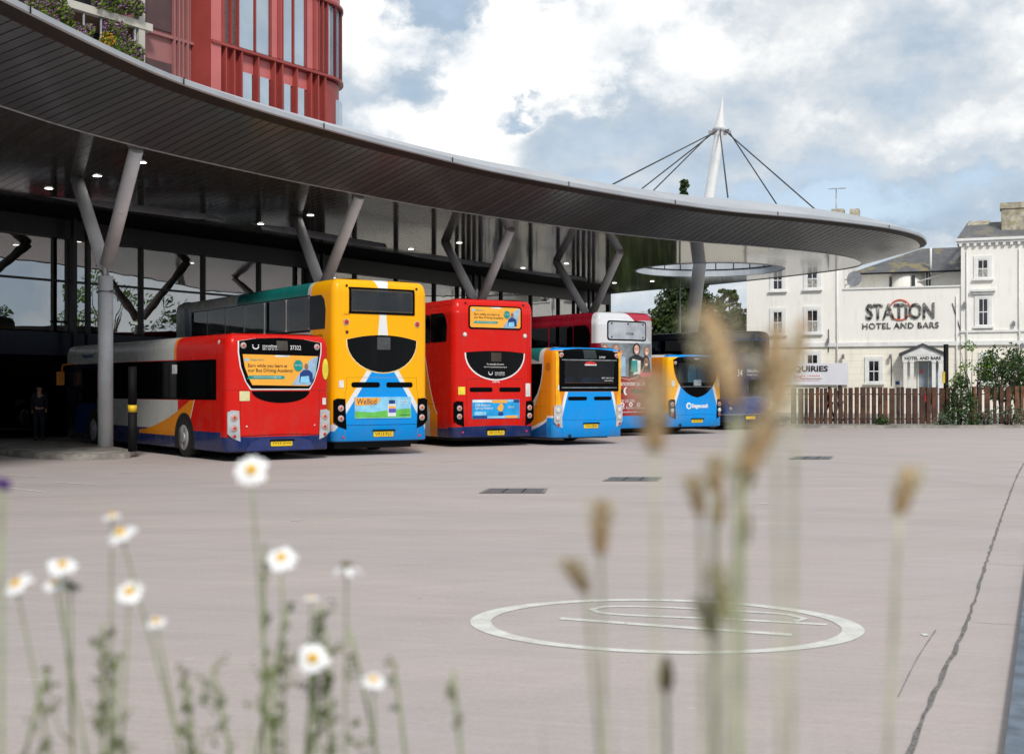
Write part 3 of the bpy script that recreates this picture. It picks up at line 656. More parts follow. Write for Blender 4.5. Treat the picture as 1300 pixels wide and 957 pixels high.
        for i in range(n):
            a = x0 + (x1 - x0) * i / n; b = x0 + (x1 - x0) * (i + 1) / n
            pl = clip(clip(outline, a, True) if i else outline, b, False) if i < n - 1 else (clip(outline, a, True) if i else outline)
            if len(pl) >= 3:
                zc = [s.H + r for r, _ in RP[:-2] if min(p[1] for p in pl) < s.H + r < max(p[1] for p in pl)]
                sw = lambda q: [(b_, a_) for a_, b_ in q]
                for z0, z1 in zip([None] + zc, zc + [None]):
                    q = sw(pl)
                    if z0 is not None: q = clip(q, z0, True)
                    if z1 is not None and len(q) >= 3: q = clip(q, z1, False)
                    q = sw(q)
                    if len(q) < 3: continue
                    try: bm.faces.new([bm.verts.new((p[0], s.ry(p[0], p[1]) - off, p[1])) for p in q])
                    except ValueError: pass
        bmesh.ops.remove_doubles(bm, verts=bm.verts, dist=1e-4)
        for f in bm.faces:
            if f.normal.y > 0: f.normal_flip()
        if thick:
            be = [e for e in bm.edges if e.is_boundary]; r = bmesh.ops.extrude_edge_only(bm, edges=be)
            for v in r['geom']:
                if isinstance(v, bmesh.types.BMVert): v.co.y += thick
        me = bpy.data.meshes.new(name); bm.to_mesh(me); bm.free(); return link_mesh(name, me, m, parent or s.root)
    def rtext(s, st, box, m, parent=None, off=.012, bold=.0, **k):
        return text(st, box, lambda u, v: Vector((u, s.ry(u, v) - off, v)), m, parent or s.root, bold=bold, **k)
    def lpanel(s, name, outline, m, parent=None, off=.008, side=-1):
        mb = MB(); x = side * (s.hw + off); mb.prism([(x, p[0], p[1]) for p in outline], (-side * .02, 0, 0)); return mb.build(name, m, parent or s.root)
    def lwin(s, name, outline, side=-1, see=None): return s.lpanel(name, outline, see or M_gl, off=.006, side=side)
    def lamp(s, x, z, r, m, parent=None, ring=True, off=.02):
        mb = MB(); y = s.ry(x, z)
        if ring: mb.tube([(x, y + .01, z), (x, y - off, z)], r * 1.28, 18, mi=1)
        mb.tube([(x, y - off + .002, z), (x, y - off - .008, z), (x, y - off - .014, z)], [r, r, r * .6], 18, mi=0)
        lo = mb.build('lamp', [m, M_chr], parent or s.root)
        if ring and m.name == 'pale_lens':
            mb = MB(); mb.tube([(x, y - off - .0145, z), (x, y - off - .02, z)], r * .42, 12); mb.build('lamp_bulb', M_redl, lo if parent is None else parent)
        return lo
    def cluster(s, sx, z0, z1, xi, m, zs, mats):
        x1 = sx * (s.hw - .015); x0 = sx * xi; h = z1 - z0
        ol = [(x1, z0 + h * .25), (x1, z1 - h * .06), (x1 - sx * .1, z1), (x0, z1 - h * .02), (x0 - sx * .03, z0), (x1 - sx * .12, z0 + h * .1)]
        c = s.rpanel('lamp_cluster', ol, m, off=.015, thick=.03, step=.08)
        for z, (mm, r) in zip(zs, mats): s.lamp(sx * (xi + .115), z, r, mm, parent=c, off=.026)
    def plate(s, reg, x0, x1, z0, z1):
        p = s.rpanel('number_plate', rrect(x0, x1, z0, z1, .015), M_plate, off=.022, thick=.02, step=.2)
        s.rtext(reg, (x0 + .035, x1 - .035, z0 + .03, z1 - .025), M_ink, p, off=.026, bold=.004)
        s.rpanel('plate_lamp', rrect(x0 - .02, x1 + .05, z1 + .006, z1 + .04, .01), M_frit, off=.04, thick=.04, step=.2)
    def academy_ad(s, ol, x0, x1, z0, z1, slope=0.0):
        """orange recruitment advert: words left, printed driver at right"""
        ad = s.rpanel('advert_panel', ol, M_ador, off=.014, thick=.008)
        X = lambda f: x0 + (x1 - x0) * f; Z = lambda f: z0 + (z1 - z0) * f
        s.rtext("Earn while you learn at", (X(.075), X(.57), Z(.56), Z(.70)), M_ink, ad, off=.018, bold=.01)
        s.rtext("our Bus Driving Academy", (X(.075), X(.645), Z(.41), Z(.55)), M_ink, ad, off=.018, bold=.01)
        s.rtext("Stagecoach", (X(.10), X(.27), Z(.78), Z(.87)), M_adte, ad, off=.018)
        s.rpanel('advert_badge', ellipse(X(.06), Z(.825), .05, .035, 14), M_adsky, ad, off=.018, thick=.003)
        s.rpanel('advert_strip', [(X(.06), Z(.22)), (X(.09), Z(.33)), (X(.52), Z(.33)), (X(.54), Z(.275)), (X(.52), Z(.22))], M_adte, ad, off=.018, thick=.003)
        s.rtext("scan to find out more and apply now", (X(.13), X(.49), Z(.25), Z(.305)), M_adw, ad, off=.023, bold=.01)
        s.rpanel('advert_tab', rrect(X(.41), X(.60), Z(.93), Z(.985), .01), M_adw, ad, off=.018, thick=.003)
        fx = .80; s.rpanel('advert_photo', [(X(.63), Z(.03)), (X(.68), Z(.22)), (X(.74), Z(.42)), (X(.86), Z(.8)), (X(.93), Z(.93)), (X(.99), Z(.96)), (X(.95), Z(.35)), (X(.88), Z(.03))], M_pblu, ad, off=.018, thick=.003)
        s.rpanel('printed_driver', [(X(.73), Z(.12)), (X(.74), Z(.42)), (X(.79), Z(.52)), (X(.86), Z(.52)), (X(.91), Z(.42)), (X(.92), Z(.12))], M_adnv, ad, off=.022, thick=.003)
        s.rpanel('printed_head', ellipse(X(.825), Z(.63), .052, .075, 14), M_skin2, ad, off=.026, thick=.003)
        s.rpanel('printed_shirt', [(X(.74), Z(.1)), (X(.75), Z(.3)), (X(.86), Z(.33)), (X(.87), Z(.1))], M_adsky, ad, off=.026, thick=.003)
        s.rpanel('advert_badge', ellipse(X(.715), Z(.66), .115 * (x1 - x0) / 1.9, .125 * (x1 - x0) / 1.9, 22), M_adte, ad, off=.030, thick=.003)
        s.rtext("APPLY NOW", (X(.665), X(.765), Z(.64), Z(.70)), M_adw, ad, off=.034)
        return ad
    def traveline(s, x, z, w, parent=None):
        u = [(x + w * .16 + w * .13 * cos(a), z + w * .10 + w * .11 * sin(a)) for a in [pi + pi * i / 12 for i in range(13)]]
        u2 = [(x + w * .16 + w * .09 * cos(a), z + w * .10 + w * .07 * sin(a)) for a in [2 * pi - pi * i / 12 for i in range(13)]]
        s.rpanel('smile_emblem', u + u2, M_wink, parent, off=.016, thick=.003, step=.02)
        for sx in (-.11, .11): s.rpanel('smile_emblem', ellipse(x + w * (.16 + sx), z + w * .145, w * .022, w * .022, 8), M_wink, parent, off=.016, thick=.003)
        s.rtext("traveline", (x + w * .42, x + w, z + w * .09, z + w * .17), M_wink, parent, off=.016, bold=.004)
        s.rtext("public transport info", (x + w * .42, x + w, z + w * .035, z + w * .08), M_wink, parent, off=.016)
        s.rtext("0871 200 22 33", (x + w * .42, x + w, z - w * .025, z + w * .02), M_wink, parent, off=.016, bold=.004)
    def sticker(s, x0, x1, z0, z1, m, txt=None):
        p = s.rpanel('sticker', rrect(x0, x1, z0, z1, .015), m, off=.010, thick=.005)
        if txt: s.rtext(txt, (x0 + .02, x1 - .02, z0 + (z1 - z0) * .4, z0 + (z1 - z0) * .65), M_ink, p, off=.016)
D = radians
# ---- 1: red single decker
TH = D(37)
def seam(z0, xmax=1.0, k=.05, wd=.012): return lambda x, y, z: rear(y) * (z - z0 - x * x * k).abs().below(wd) * x.abs().below(xmax)
def vseam(xv, z0, z1): return lambda x, y, z: rear(y) * (x.abs() - xv).abs().below(.007) * z.above(z0) * z.below(z1)
DS = (.05, .01, .01)
def yb(x, y, z): return y
L1 = [
    (lambda x, y, z: rear(y) * z.below(.56 + 0, 250), NAVY), (lambda x, y, z: y.above(.42) * z.below(.66), NAVY),
    # side: orange and silver sweep, silver roof band
    (lambda x, y, z: y.above(2.95, 60) * z.below(1.38) * z.above(.66), SIL),
    (lambda x, y, z: (z - (.60 + (5.6 - y).max(0.0).pow(1.6) * .11)).below(0.0) * y.above(1.9 + 0.0) * y.below(5.6) * z.below(1.38) * ((y - 1.95) - (1.4 - z) * .55).above(0.0) * z.above(.50), ORG),
    (lambda x, y, z: ((y - 1.93) - (1.4 - z) * .55).abs().below(.02) * z.below(1.4) * z.above(.5), WHT),
    (lambda x, y, z: y.above(3.05) * z.above(2.36), ORG), (lambda x, y, z: y.above(3.12) * z.above(2.36), (.75, .2, .02)), (lambda x, y, z: y.above(3.2) * z.above(2.36), SIL),
    (lambda x, y, z: y.above(8.9) * z.below(2.36), (.01, .012, .03)),
    (seam(.60, 1.3, -.03), DS), (vseam(1.0, .55, 1.62), DS), (seam(1.62, 1.3, 0, .006), DS),
    (lambda x, y, z: y.above(.42) * (z - 1.62).abs().below(.006) * y.below(2.2), DS), (lambda x, y, z: y.above(.42) * (y - .62).abs().below(.006) * z.below(2.9), DS),
]
b1 = Bus('red single decker with orange academy advert on its rear window, nearest of the parked buses', (0, 0), TH, 11.8, 2.62, 2.93, .22, paint('red_bus_paint', RED, L1), rc=.20)
pc = Vector((-6.38, 27.45, 0)); hd = Vector((-sin(TH), cos(TH), 0)); rt = Vector((cos(TH), sin(TH), 0))
b1.root.location = pc + rt * 1.31
g = [(-1.02, 2.74), (-1.03, 2.5), (-.98, 2.15), (-.86, 1.82), (-.74, 1.66), (.72, 1.66), (.84, 1.82), (.96, 2.15), (1.03, 2.5), (1.04, 2.74), (.6, 2.81), (0, 2.835), (-.6, 2.81)]
b1.rpanel('rear_window_surround', [(p[0] * 1.03, 1.63 if p[1] < 1.7 else p[1]) for p in g], M_wink, off=.003, thick=.01)
w1 = b1.rpanel('rear_window', g, M_frit, off=.010)
b1.academy_ad([(-.95, 2.44), (-.90, 2.15), (-.79, 1.87), (-.72, 1.74), (.70, 1.72), (.78, 1.87), (.90, 2.15), (.96, 2.42)], -.97, .98, 1.72, 2.44)
b1.traveline(-.74, 2.56, .62, w1); b1.rtext("37322", (.22, .50, 2.56, 2.66), M_wink, w1, off=.016, bold=.0)
b1.rpanel('destination_box', rrect(-.12, .16, 2.54, 2.76, .02), mat('blank_display', (.06, .05, .04), .3), w1, off=.014, thick=.004)
b1.rpanel('engine_grille', [(-.73, 1.60)] + [(.73 * cos(a), 1.60 + .27 * sin(a)) for a in [pi + pi * i / 16 for i in range(17)]] + [(.73, 1.60)], M_frit, off=.008)
for sx in (-1, 1):
    b1.lamp(sx * .93, 2.64, .055, M_lens); b1.cluster(sx, .46, 1.17, 1.03, M_grey, (1.0, .76, .58), ((M_lens, .07), (M_lens, .07), (M_redl, .04)))
    b1.lamp(sx * .86, .80, .02, M_wl, ring=False)
b1.plate("YY15 OWJ", -.27, .27, .335, .445)
b1.rpanel('bumper_recess', [(-.86, .24), (-.74, .45), (-.45, .52), (.45, .52), (.74, .45), (.86, .24)], mat('navy_recess', (.022, .035, .14), .3), off=.005, thick=.01)
b1.sticker(-1.02, -.78, 1.38, 1.6, mat('pale_yellow_sticker', (.7, .66, .35), .4)); b1.sticker(1.09, 1.19, 1.28, 1.44, M_stw)
b1.rpanel('sticker', ellipse(1.17, 2.12, .085, .25, 18), M_stk, off=.012, thick=.005)
yw = [.72, 2.05, 3.45, 3.55, 5.45, 5.55, 7.3, 7.38, 8.7]
b1.lpanel('window_band', [(.66, 1.40), (.66, 2.33), (8.85, 2.36), (8.85, 1.38)], M_frit, off=.004)
for a, c in ((.74, 1.55), (1.6, 2.6), (2.65, 3.42), (3.6, 5.4), (5.5, 7.2), (7.3, 8.7)): b1.lwin('window', rrect(a, c, 1.45, 2.28, .06))
b1.lpanel('window_blind', rrect(3.0, 3.3, 2.02, 2.24, .02), M_stw, off=.012); b1.lpanel('window_blind', rrect(5.9, 6.2, 2.0, 2.22, .02), M_stw, off=.012)
b1.lpanel('driver_window', rrect(9.0, 10.2, 1.25, 2.2, .08), M_gl); b1.lpanel('cab_panel', [(9.0, .35), (9.0, 1.2), (10.6, 1.2), (10.9, .35)], mat('navy_cab', NAVY, .3), off=.005)
b1.lpanel('side_emblem', rrect(8.15, 8.6, 1.18, 1.34, .04), mat('emblem_blue', (.02, .12, .42), .4), off=.009)
text("Stagecoach", (0, 1, 0, 1), lambda u, v: Vector((-(b1.hw + .012), 10.2 - u * .95, 2.5 + v * .16)), mat('emblem_blue2', (.02, .12, .42), .4), b1.root)
mb = MB(); mb.tube([(-1.25, 11.1, 2.4), (-1.5, 11.45, 2.35), (-1.55, 11.5, 1.9)], .03, 8); mb.box((-1.56, 11.5, 1.95), (.22, .1, .4)); mb.build('wing_mirror', mat('orange_mirror', (.6, .2, .02), .4), b1.root)
mb = MB()
for sx in (-1,): mb.tube([(-1.285, .55, 2.72), (-1.30, .55, 2.72)], .05, 12)
mb.build('marker_lamp', M_wl, b1.root)
# ---- double decker builder parts
def slots_(b, z, x0, x1, h=.13, mm=None):
    for sx in (-1, 1): b.rpanel('air_slot', rrect(min(sx * x0, sx * x1), max(sx * x0, sx * x1), z - h / 2, z + h / 2, h * .45), mm or M_frit, off=.006, step=.12)
def smile(cx, zt, hw_, zb, arch=.05):
    o = [(cx - hw_ + 2 * hw_ * i / 10, zt + arch * (1 - ((i - 5) / 5) ** 2)) for i in range(11)]
    o += [(cx + hw_ * cos(a), zt - .04 + (zt - .04 - zb) * sin(a)) for a in [-pi * i / 18 for i in range(0, 19)]]
    return o
# ---- 2: yellow double decker
TH = D(34.5)
tri = lambda x, z, k: x.abs() - (.285 + (2.12 - z) * .66 + k)
L2 = [
    (lambda x, y, z: rear(y) * z.above(2.6) * (x.abs() - .10 - (3.4 - z).max(0.0) * .10 - (z - 4.05).max(0.0) * .35).below(0.0), WHT),
    (lambda x, y, z: rear(y) * tri(x, z, .15).below(0.0) * z.below(2.3), WHT),
    (lambda x, y, z: rear(y) * tri(x, z, 0.0).below(0.0) * z.below(2.3), BLU),
    (lambda x, y, z: rear(y) * z.below(.62), BLU),
    (lambda x, y, z: y.above(.42) * (z - (.95 - y * .40)).below(0.0), WHT), (lambda x, y, z: y.above(.42) * (z - (.85 - y * .42)).below(0.0), BLU),
    (lambda x, y, z: y.above(.42) * x.below(0.0) * z.above(2.6) * y.above(1.30), SIL), (lambda x, y, z: y.above(1.5) * z.above(3.98) * x.below(0.0), TEAL), (lambda x, y, z: y.above(6.2) * z.above(3.98), SIL),
    (lambda x, y, z: y.above(1.3) * (z - (2.9 - (y - 1.0) * .9)).below(0.0) * z.below(3.0), TEAL),
    (lambda x, y, z: y.above(.42) * x.below(0.0) * z.below(2.75) * y.above(1.7), ORG),
    (seam(.76, 1.05, .0), (.0, .1, .3)), (seam(1.93, 1.0, .0, .006), (.3, .15, .0)), (vseam(1.02, .3, 1.6), (.25, .15, .02)), (vseam(.98, 1.6, 1.93), (.3, .15, .0)),
]
hs2 = [(-.84, .84, 3.58, 4.06)]
sd2 = [(1.45 + k * 1.42, 2.75 + k * 1.42, 3.16, 3.94) for k in range(6)]
b2 = Bus('yellow double decker with a blue and white road shape sweeping down its back', (0, 0), TH, 11.4, 2.66, 4.36, .36, paint('yellow_bus_paint', YEL, L2), holes_rear=hs2, holes_side=sd2, rc=.17, double=True, deckz=2.35)
rt = Vector((cos(TH), sin(TH), 0)); b2.root.location = Vector((-4.28, 29.55, 0)) + rt * 1.31
wv = b2.rpanel('rear_window', rrect(-.89, .87, 3.53, 4.11, .08), M_see, off=.012, thick=.02)
b2.rpanel('window_surround', rrect(-.93, .91, 3.49, 3.545, .02), M_frit, off=.014); b2.rpanel('window_surround', rrect(-.93, .91, 4.09, 4.14, .02), M_frit, off=.014)
for sx in (-1, 1): b2.rpanel('window_surround', rrect(min(sx * .86, sx * .92), max(sx * .86, sx * .92), 3.5, 4.13, .02), M_frit, off=.014)
b2.rpanel('emergency_bar', rrect(-.06, .03, 3.55, 4.1, .01), M_frit, off=-.06, thick=.02)
sm2 = b2.rpanel('lower_rear_window', smile(0.0, 2.86, .97, 2.06, .12), M_gl, off=.010)
b2.rpanel('window_outline', smile(0.0, 2.86, 1.0, 2.03, .12), mat('pale_outline', (.85, .62, .25), .4), off=.004)
b2.rpanel('destination_box', rrect(-.17, .20, 2.62, 2.93, .02), mat('grey_display', (.055, .06, .065), .3), sm2, off=.015, thick=.004)
slots_(b2, 1.75, .09, .86)
ad = b2.rpanel('advert_panel', rrect(-.78, .80, .92, 1.45, .01), M_adsky, off=.022, thick=.02)
b2.rpanel('advert_meadow', [(-.77, .94), (-.77, 1.10), (-.3, 1.07), (.1, 1.12), (.79, 1.16), (.79, .94)], M_adgr, ad, off=.026, thick=.003)
b2.rpanel('advert_bubble', [(-.77, 1.24), (-.77, 1.43), (-.12, 1.43), (-.10, 1.36), (-.16, 1.28), (-.4, 1.25)], M_ador, ad, off=.027, thick=.003); b2.rtext("Wellkid", (-.73, -.20, 1.27, 1.41), mat('advert_dark_purple', (.05, .03, .10), .4), ad, off=.032, bold=.0)
b2.rpanel('advert_bottle', [(-.02 + .14, .97), (-.02 + .14, 1.24), (.16, 1.28), (.32, 1.28), (.35, 1.24), (.35, .97)], M_adw, ad, off=.030, thick=.003)
b2.rpanel('bottle_label', rrect(.14, .35, 1.06, 1.16, .01), M_purp, ad, off=.034, thick=.003); b2.rpanel('bottle_label', rrect(.14, .35, 1.17, 1.22, .01), M_ador, ad, off=.034, thick=.003); b2.rpanel('bottle_cap', rrect(.155, .325, 1.28, 1.37, .015), M_adnv, ad, off=.032, thick=.003)
for st_, q in (("multivitamin", (.42, .74, 1.33, 1.38)), ("gummies", (.42, .70, 1.26, 1.31)), ("supermarkets", (.45, .76, .97, 1.02))): b2.rtext(st_, q, M_wink if q[2] > 1.1 else M_ink, ad, off=.032)
for sx in (-1, 1):
    b2.lamp(sx * .99, 3.28, .058, M_redl); b2.lamp(sx * .98, 4.17, .03, M_und, ring=False)
    b2.cluster(sx, .66, 1.42, 1.02, M_frit, (1.18, .93), ((M_lens, .06), (M_lens, .06))); b2.lamp(sx * 1.07, .47, .03, M_ppnk, ring=False, off=.008)
b2.lamp(-.98, 3.04, .035, M_und, ring=False); b2.plate("VX13 FLC", -.27, .28, .47, .60)
b2.sticker(-1.18, -1.06, 1.68, 1.86, M_stw); b2.rtext("19093", (-1.08, -.9, 3.45, 3.49), mat('dull_lettering', (.35, .16, .01), .5), off=.006)
text("19093", (0, 1, 0, 1), lambda u, v: Vector((-(b2.hw + .006), .98 - u * .34, 2.92 + v * .08)), MATS['dull_lettering'], b2.root)
for (a, c, z0, z1) in sd2:
    b2.lwin('window', rrect(a - .03, c + .03, z0 - .03, z1 + .03, .10), see=M_see); b2.lwin('window', rrect(a - .03, c + .03, z0 - .03, z1 + .03, .10), side=1, see=M_see)
b2.lwin('window', [(.52, 3.13), (.48, 3.6), (.56, 3.86), (.72, 3.97), (1.40, 3.97), (1.40, 3.13)])
b2.lpanel('upper_window_band', [(1.36, 3.08), (1.36, 3.13), (9.95, 3.13), (9.95, 3.08)], M_frit, off=.004); b2.lpanel('upper_window_band', [(1.36, 3.97), (1.36, 4.00), (9.95, 4.0), (9.95, 3.97)], M_frit, off=.004)
b2.lpanel('lower_window_band', [(2.2, 1.3), (2.2, 2.2), (10.1, 2.2), (10.1, 1.3)], M_gl)
# front corner: blue curl and rounded front pane
b2.lpanel('front_curl', [(9.95, 3.0), (10.0, 3.5), (10.15, 3.95), (10.35, 4.15), (10.5, 4.15), (10.45, 3.0)], mat('deep_blue_curl', (.01, .05, .16), .3), off=.005)
# ---- 3: red double decker
L3 = [
    (lambda x, y, z: rear(y) * (z - .60 + x * x * .02).below(0.0), NAVY), (lambda x, y, z: y.above(.42) * z.below(.52), NAVY),
    (lambda x, y, z: y.above(1.05) * x.below(0.0) * (y - (.95 + (z - .9).max(0.0).pow(.6) * .62)).above(0.0), WHT), (lambda x, y, z: y.above(1.05) * x.below(0.0) * (y - (.99 + (z - .9).max(0.0).pow(.6) * .62)).above(0.0), ORG),
    (lambda x, y, z: y.above(1.5) * x.below(0.0) * (y - (1.35 + (z - .9).max(0.0).pow(.6) * .62)).above(0.0), SIL),
    (seam(1.92, .9, .0, .008), DS), (vseam(.93, .6, 1.92), DS), (vseam(1.1, 1.5, 3.9), (.3, .01, .01)),
    (lambda x, y, z: y.above(.42) * (z - 1.2).abs().below(.005), DS), (lambda x, y, z: y.above(.42) * (y - .62).abs().below(.006) * z.below(1.2), DS),
]
TH = D(31)
b3 = Bus('red double decker with an orange advert across its upper rear window', (0, 0), TH, 10.6, 2.66, 4.20, .27, paint('red_double_paint', RED, L3), holes_side=[(1.5 + k * 1.42, 2.8 + k * 1.42, 3.0, 3.75) for k in range(6)], rc=.20, double=True, deckz=2.25)
rt = Vector((cos(TH), sin(TH), 0)); b3.root.location = Vector((-1.60, 34.1, 0)) + rt * 1.33
b3.rpanel('rear_window', rrect(-.88, .88, 3.33, 4.0, .1), M_frit, off=.010)
b3.academy_ad(rrect(-.83, .83, 3.38, 3.96, .06), -.83, .83, 3.36, 3.97)
b3.rpanel('window_outline', smile(0, 2.66, .99, 1.88), M_wink, off=.004); s3 = b3.rpanel('lower_rear_window', smile(0, 2.67, .95, 1.92), M_gl, off=.010)
b3.rpanel('destination_box', rrect(-.16, .17, 2.42, 2.67, .02), mat('amber_display', (.05, .035, .028), .3), s3, off=.015, thick=.004)
b3.rtext("For timetable information", (-.30, .26, 2.32, 2.37), M_wink, s3, off=.016); b3.rtext("visit www.travelinesoutheast.org.uk", (-.40, .36, 2.235, 2.285), M_wink, s3, off=.016); b3.traveline(-.27, 2.04, .55, s3)
b3.rtext("10876", (-.12, .12, 1.82, 1.87), M_wink, off=.008, bold=.004); slots_(b3, 1.62, .11, .84)
ad = b3.rpanel('advert_panel', rrect(-.77, .79, .80, 1.34, .01), M_adbl, off=.022, thick=.02)
for q, mm in (((-.76, -.15, 1.26, 1.33), M_adw), ((-.14, .36, 1.24, 1.33), M_ador), ((.37, .58, 1.27, 1.33), M_adsky), ((.58, .78, 1.25, 1.33), M_adnv), ((-.76, -.30, .81, .88), M_adnv), ((-.29, .3, .81, .87), M_adsky), ((.31, .72, .81, .88), M_ador), ((-.70, -.33, .90, 1.0), M_adsky)): b3.rpanel('advert_block', rrect(*q, .005), mm, ad, off=.026, thick=.003)
b3.rtext("2025 Rainbow", (-.68, -.20, 1.15, 1.22), M_adw, ad, off=.028, bold=.004); b3.rtext("Spring Festival", (-.68, -.12, 1.05, 1.13), M_adw, ad, off=.028, bold=.004); b3.rtext("Cotswold", (.40, .60, 1.10, 1.16), M_adw, ad, off=.028)
b3.rpanel('advert_flower', [(.02, 1.08), (.08, 1.16), (.13, 1.23), (.2, 1.22), (.24, 1.13), (.2, 1.02), (.12, .99)], M_ador, ad, off=.030, thick=.003); b3.rpanel('advert_flower', ellipse(.15, .93, .09, .06, 12), M_adnv, ad, off=.030, thick=.003)
for sx in (-1, 1):
    b3.lamp(sx * .99, 3.17, .05, M_wl); b3.cluster(sx, .58, 1.30, 1.04, M_frit, (1.10, .87), ((M_lens, .06), (M_lens, .06))); b3.lamp(sx * 1.05, .42, .03, M_ppnk, ring=False, off=.008); b3.lamp(sx * .95, 4.06, .03, M_und, ring=False)
b3.plate("VX13 FLD", -.28, .27, .33, .46); b3.sticker(-1.19, -.98, 1.48, 1.70, M_stk); b3.sticker(1.02, 1.19, 1.42, 1.80, M_stw)
for k in range(6):
    a, c = 1.5 + k * 1.42, 2.8 + k * 1.42
    for sd_ in (-1, 1): b3.lwin('window', rrect(a - .03, c + .03, 2.97, 3.78, .10), side=sd_, see=M_see)
b3.lwin('window', [(.5, 2.98), (.46, 3.45), (.56, 3.7), (.72, 3.8), (1.45, 3.8), (1.45, 2.98)])
b3.lpanel('lower_window_band', [(2.6, 1.2), (2.6, 2.1), (10.1, 2.1), (10.1, 1.2)], M_gl)
mb = MB(); mb.tube([(-1.28, .75, 2.62), (-1.305, .75, 2.62)], .04, 12); mb.build('marker_lamp', M_wl, b3.root)
# ---- 4: orange and blue single decker
tr4 = lambda x, z, k: x.abs() - (.80 + (1.55 - z) * .28 + k)
L4 = [
    (lambda x, y, z: rear(y) * z.below(1.56) * tr4(x, z, .10).below(0.0), WHT), (lambda x, y, z: rear(y) * z.below(1.56) * tr4(x, z, 0.0).below(0.0), BLU),
    (lambda x, y, z: rear(y) * (z - .86).below(0.0) * x.abs().above(1.03), WHT), (lambda x, y, z: rear(y) * (z - .80).below(0.0), BLU),
    (lambda x, y, z: z.above(2.755) * rear(y), BLU), (lambda x, y, z: z.above(2.86), SIL),
    (lambda x, y, z: y.above(.42) * (z - (.80 - (y - .42).pow(.7) * .33)).below(0.0), WHT), (lambda x, y, z: y.above(.42) * (z - (.72 - (y - .42).pow(.7) * .36)).below(0.0), (.002, .12, .42)),
    (lambda x, y, z: y.above(.42) * x.below(0.0) * (y - (.58 + (2.4 - z).max(0.0).pow(1.8) * .30)).above(0.0) * z.above(.62), SIL),
    (lambda x, y, z: y.above(.62) * x.below(0.0) * z.above(2.42), SIL), (lambda x, y, z: y.above(.80) * x.below(0.0) * z.above(2.42) * (z - (2.45 + (y - .9) * .25)).above(0.0), TEAL),
    (seam(.72, 1.05, .03, .008), (0, .1, .3)), (vseam(.99, .25, 1.5), (.0, .12, .32)), (lambda x, y, z: y.above(.42) * ((z - 1.56).abs().below(.006)) * y.below(1.4), (.25, .08, 0)),
    (lambda x, y, z: y.above(.42) * ((z - 1.12).abs().below(.006)), (.25, .08, 0)), (lambda x, y, z: y.above(.42) * ((y - .75).abs().below(.006)) * z.below(1.56), (.25, .08, 0)),
    (lambda x, y, z: ((y - .36) * (y - .36) + (z - 2.28) * (z - 2.28)).pow(.5).below(.13) * ((z - 2.28) * 18.0).fract().above(.5, 20), (.12, .05, .01)),
]
TH = D(34)
b4 = Bus('orange and blue single decker with wide black rear window beside the red double decker', (0, 0), TH, 10.4, 2.56, 2.86, .22, paint('orange_blue_bus_paint', ORG, L4), holes_rear=[(-.93, .93, 1.82, 2.46)], holes_side=[(3.2, 4.6, 1.5, 2.35), (4.8, 6.2, 1.5, 2.35), (6.4, 7.8, 1.5, 2.35)], rc=.17, deckz=.9)
rt = Vector((cos(TH), sin(TH), 0)); b4.root.location = Vector((1.27, 35.2, 0)) + rt * 1.25
b4.rpanel('rear_corner_paint', [(-1.21, .82), (-1.21, 2.72), (-1.08, 2.72), (-1.08, 1.56), (-.98, .86)], mat('bright_orange_yellow', YEL, .25), off=.003, thick=.004); b4.rpanel('rear_corner_paint', [(1.21, .82), (1.21, 2.72), (1.08, 2.72), (1.08, 1.56), (.98, .86)], MATS['bright_orange_yellow'], off=.003, thick=.004)
for q in ((-1.10, 1.10, 2.47, 2.73), (-1.10, 1.10, 1.57, 1.81), (-1.10, -.92, 1.58, 2.7), (.92, 1.10, 1.58, 2.7)): b4.rpanel('window_surround', rrect(*q, .03), M_frit, off=.012)
b4.rpanel('window_surround', [(-.98, 2.70), (-.9, 2.78), (-.4, 2.815), (.4, 2.815), (.9, 2.78), (.98, 2.70)], M_frit, off=.014)
b4.rpanel('window_trim', rrect(-1.02, 1.02, 2.47, 2.50, .005), M_pgry, off=.018); b4.rpanel('window_trim', rrect(-1.02, 1.02, 1.66, 1.69, .005), M_pgry, off=.018)
b4.rpanel('rear_window', rrect(-.94, .94, 1.80, 2.48, .03), M_see2, off=.008, thick=.012)
b4.rpanel('red_notice', [(-.22, 2.36), (-.18, 2.42), (0, 2.445), (.18, 2.42), (.22, 2.36)], mat('notice_red', (.6, .03, .03), .4), off=.016, thick=.004); b4.rpanel('white_notice', rrect(-.22, .22, 2.325, 2.36, .005), M_stw, off=.016, thick=.004)
b4.rtext("0871 200 22 33", (.42, .88, 1.94, 1.98), M_wink, off=.014); b4.rtext("traveline", (.52, .86, 1.865, 1.905), M_wink, off=.014); b4.rtext("27707", (.32, .56, 2.54, 2.60), M_wink, off=.02, bold=.004)
b4.rpanel('destination_box', rrect(-.24, .22, 2.53, 2.78, .01), mat('green_display', (.018, .026, .024), .3), off=.018, thick=.004)
slots_(b4, 1.36, .13, .80, .11)
for sx in (-1, 1):
    b4.lamp(sx * 1.02, 2.62, .06, M_lens); b4.cluster(sx, .50, 1.18, 1.02, M_grey, (1.02, .79, .60), ((M_wl, .07), (M_wl, .07), (M_redl, .045)))
b4.plate("YX14 SNN", -.25, .27, .49, .61); b4.sticker(-1.14, -1.04, 1.6, 1.75, M_stw); b4.lamp(-.75, .27, .05, M_und, ring=False)
for a in (3.2, 4.8, 6.4):
    for sd_ in (-1, 1): b4.lwin('window', rrect(a - .04, a + 1.44, 1.46, 2.39, .06), side=sd_, see=M_see2)
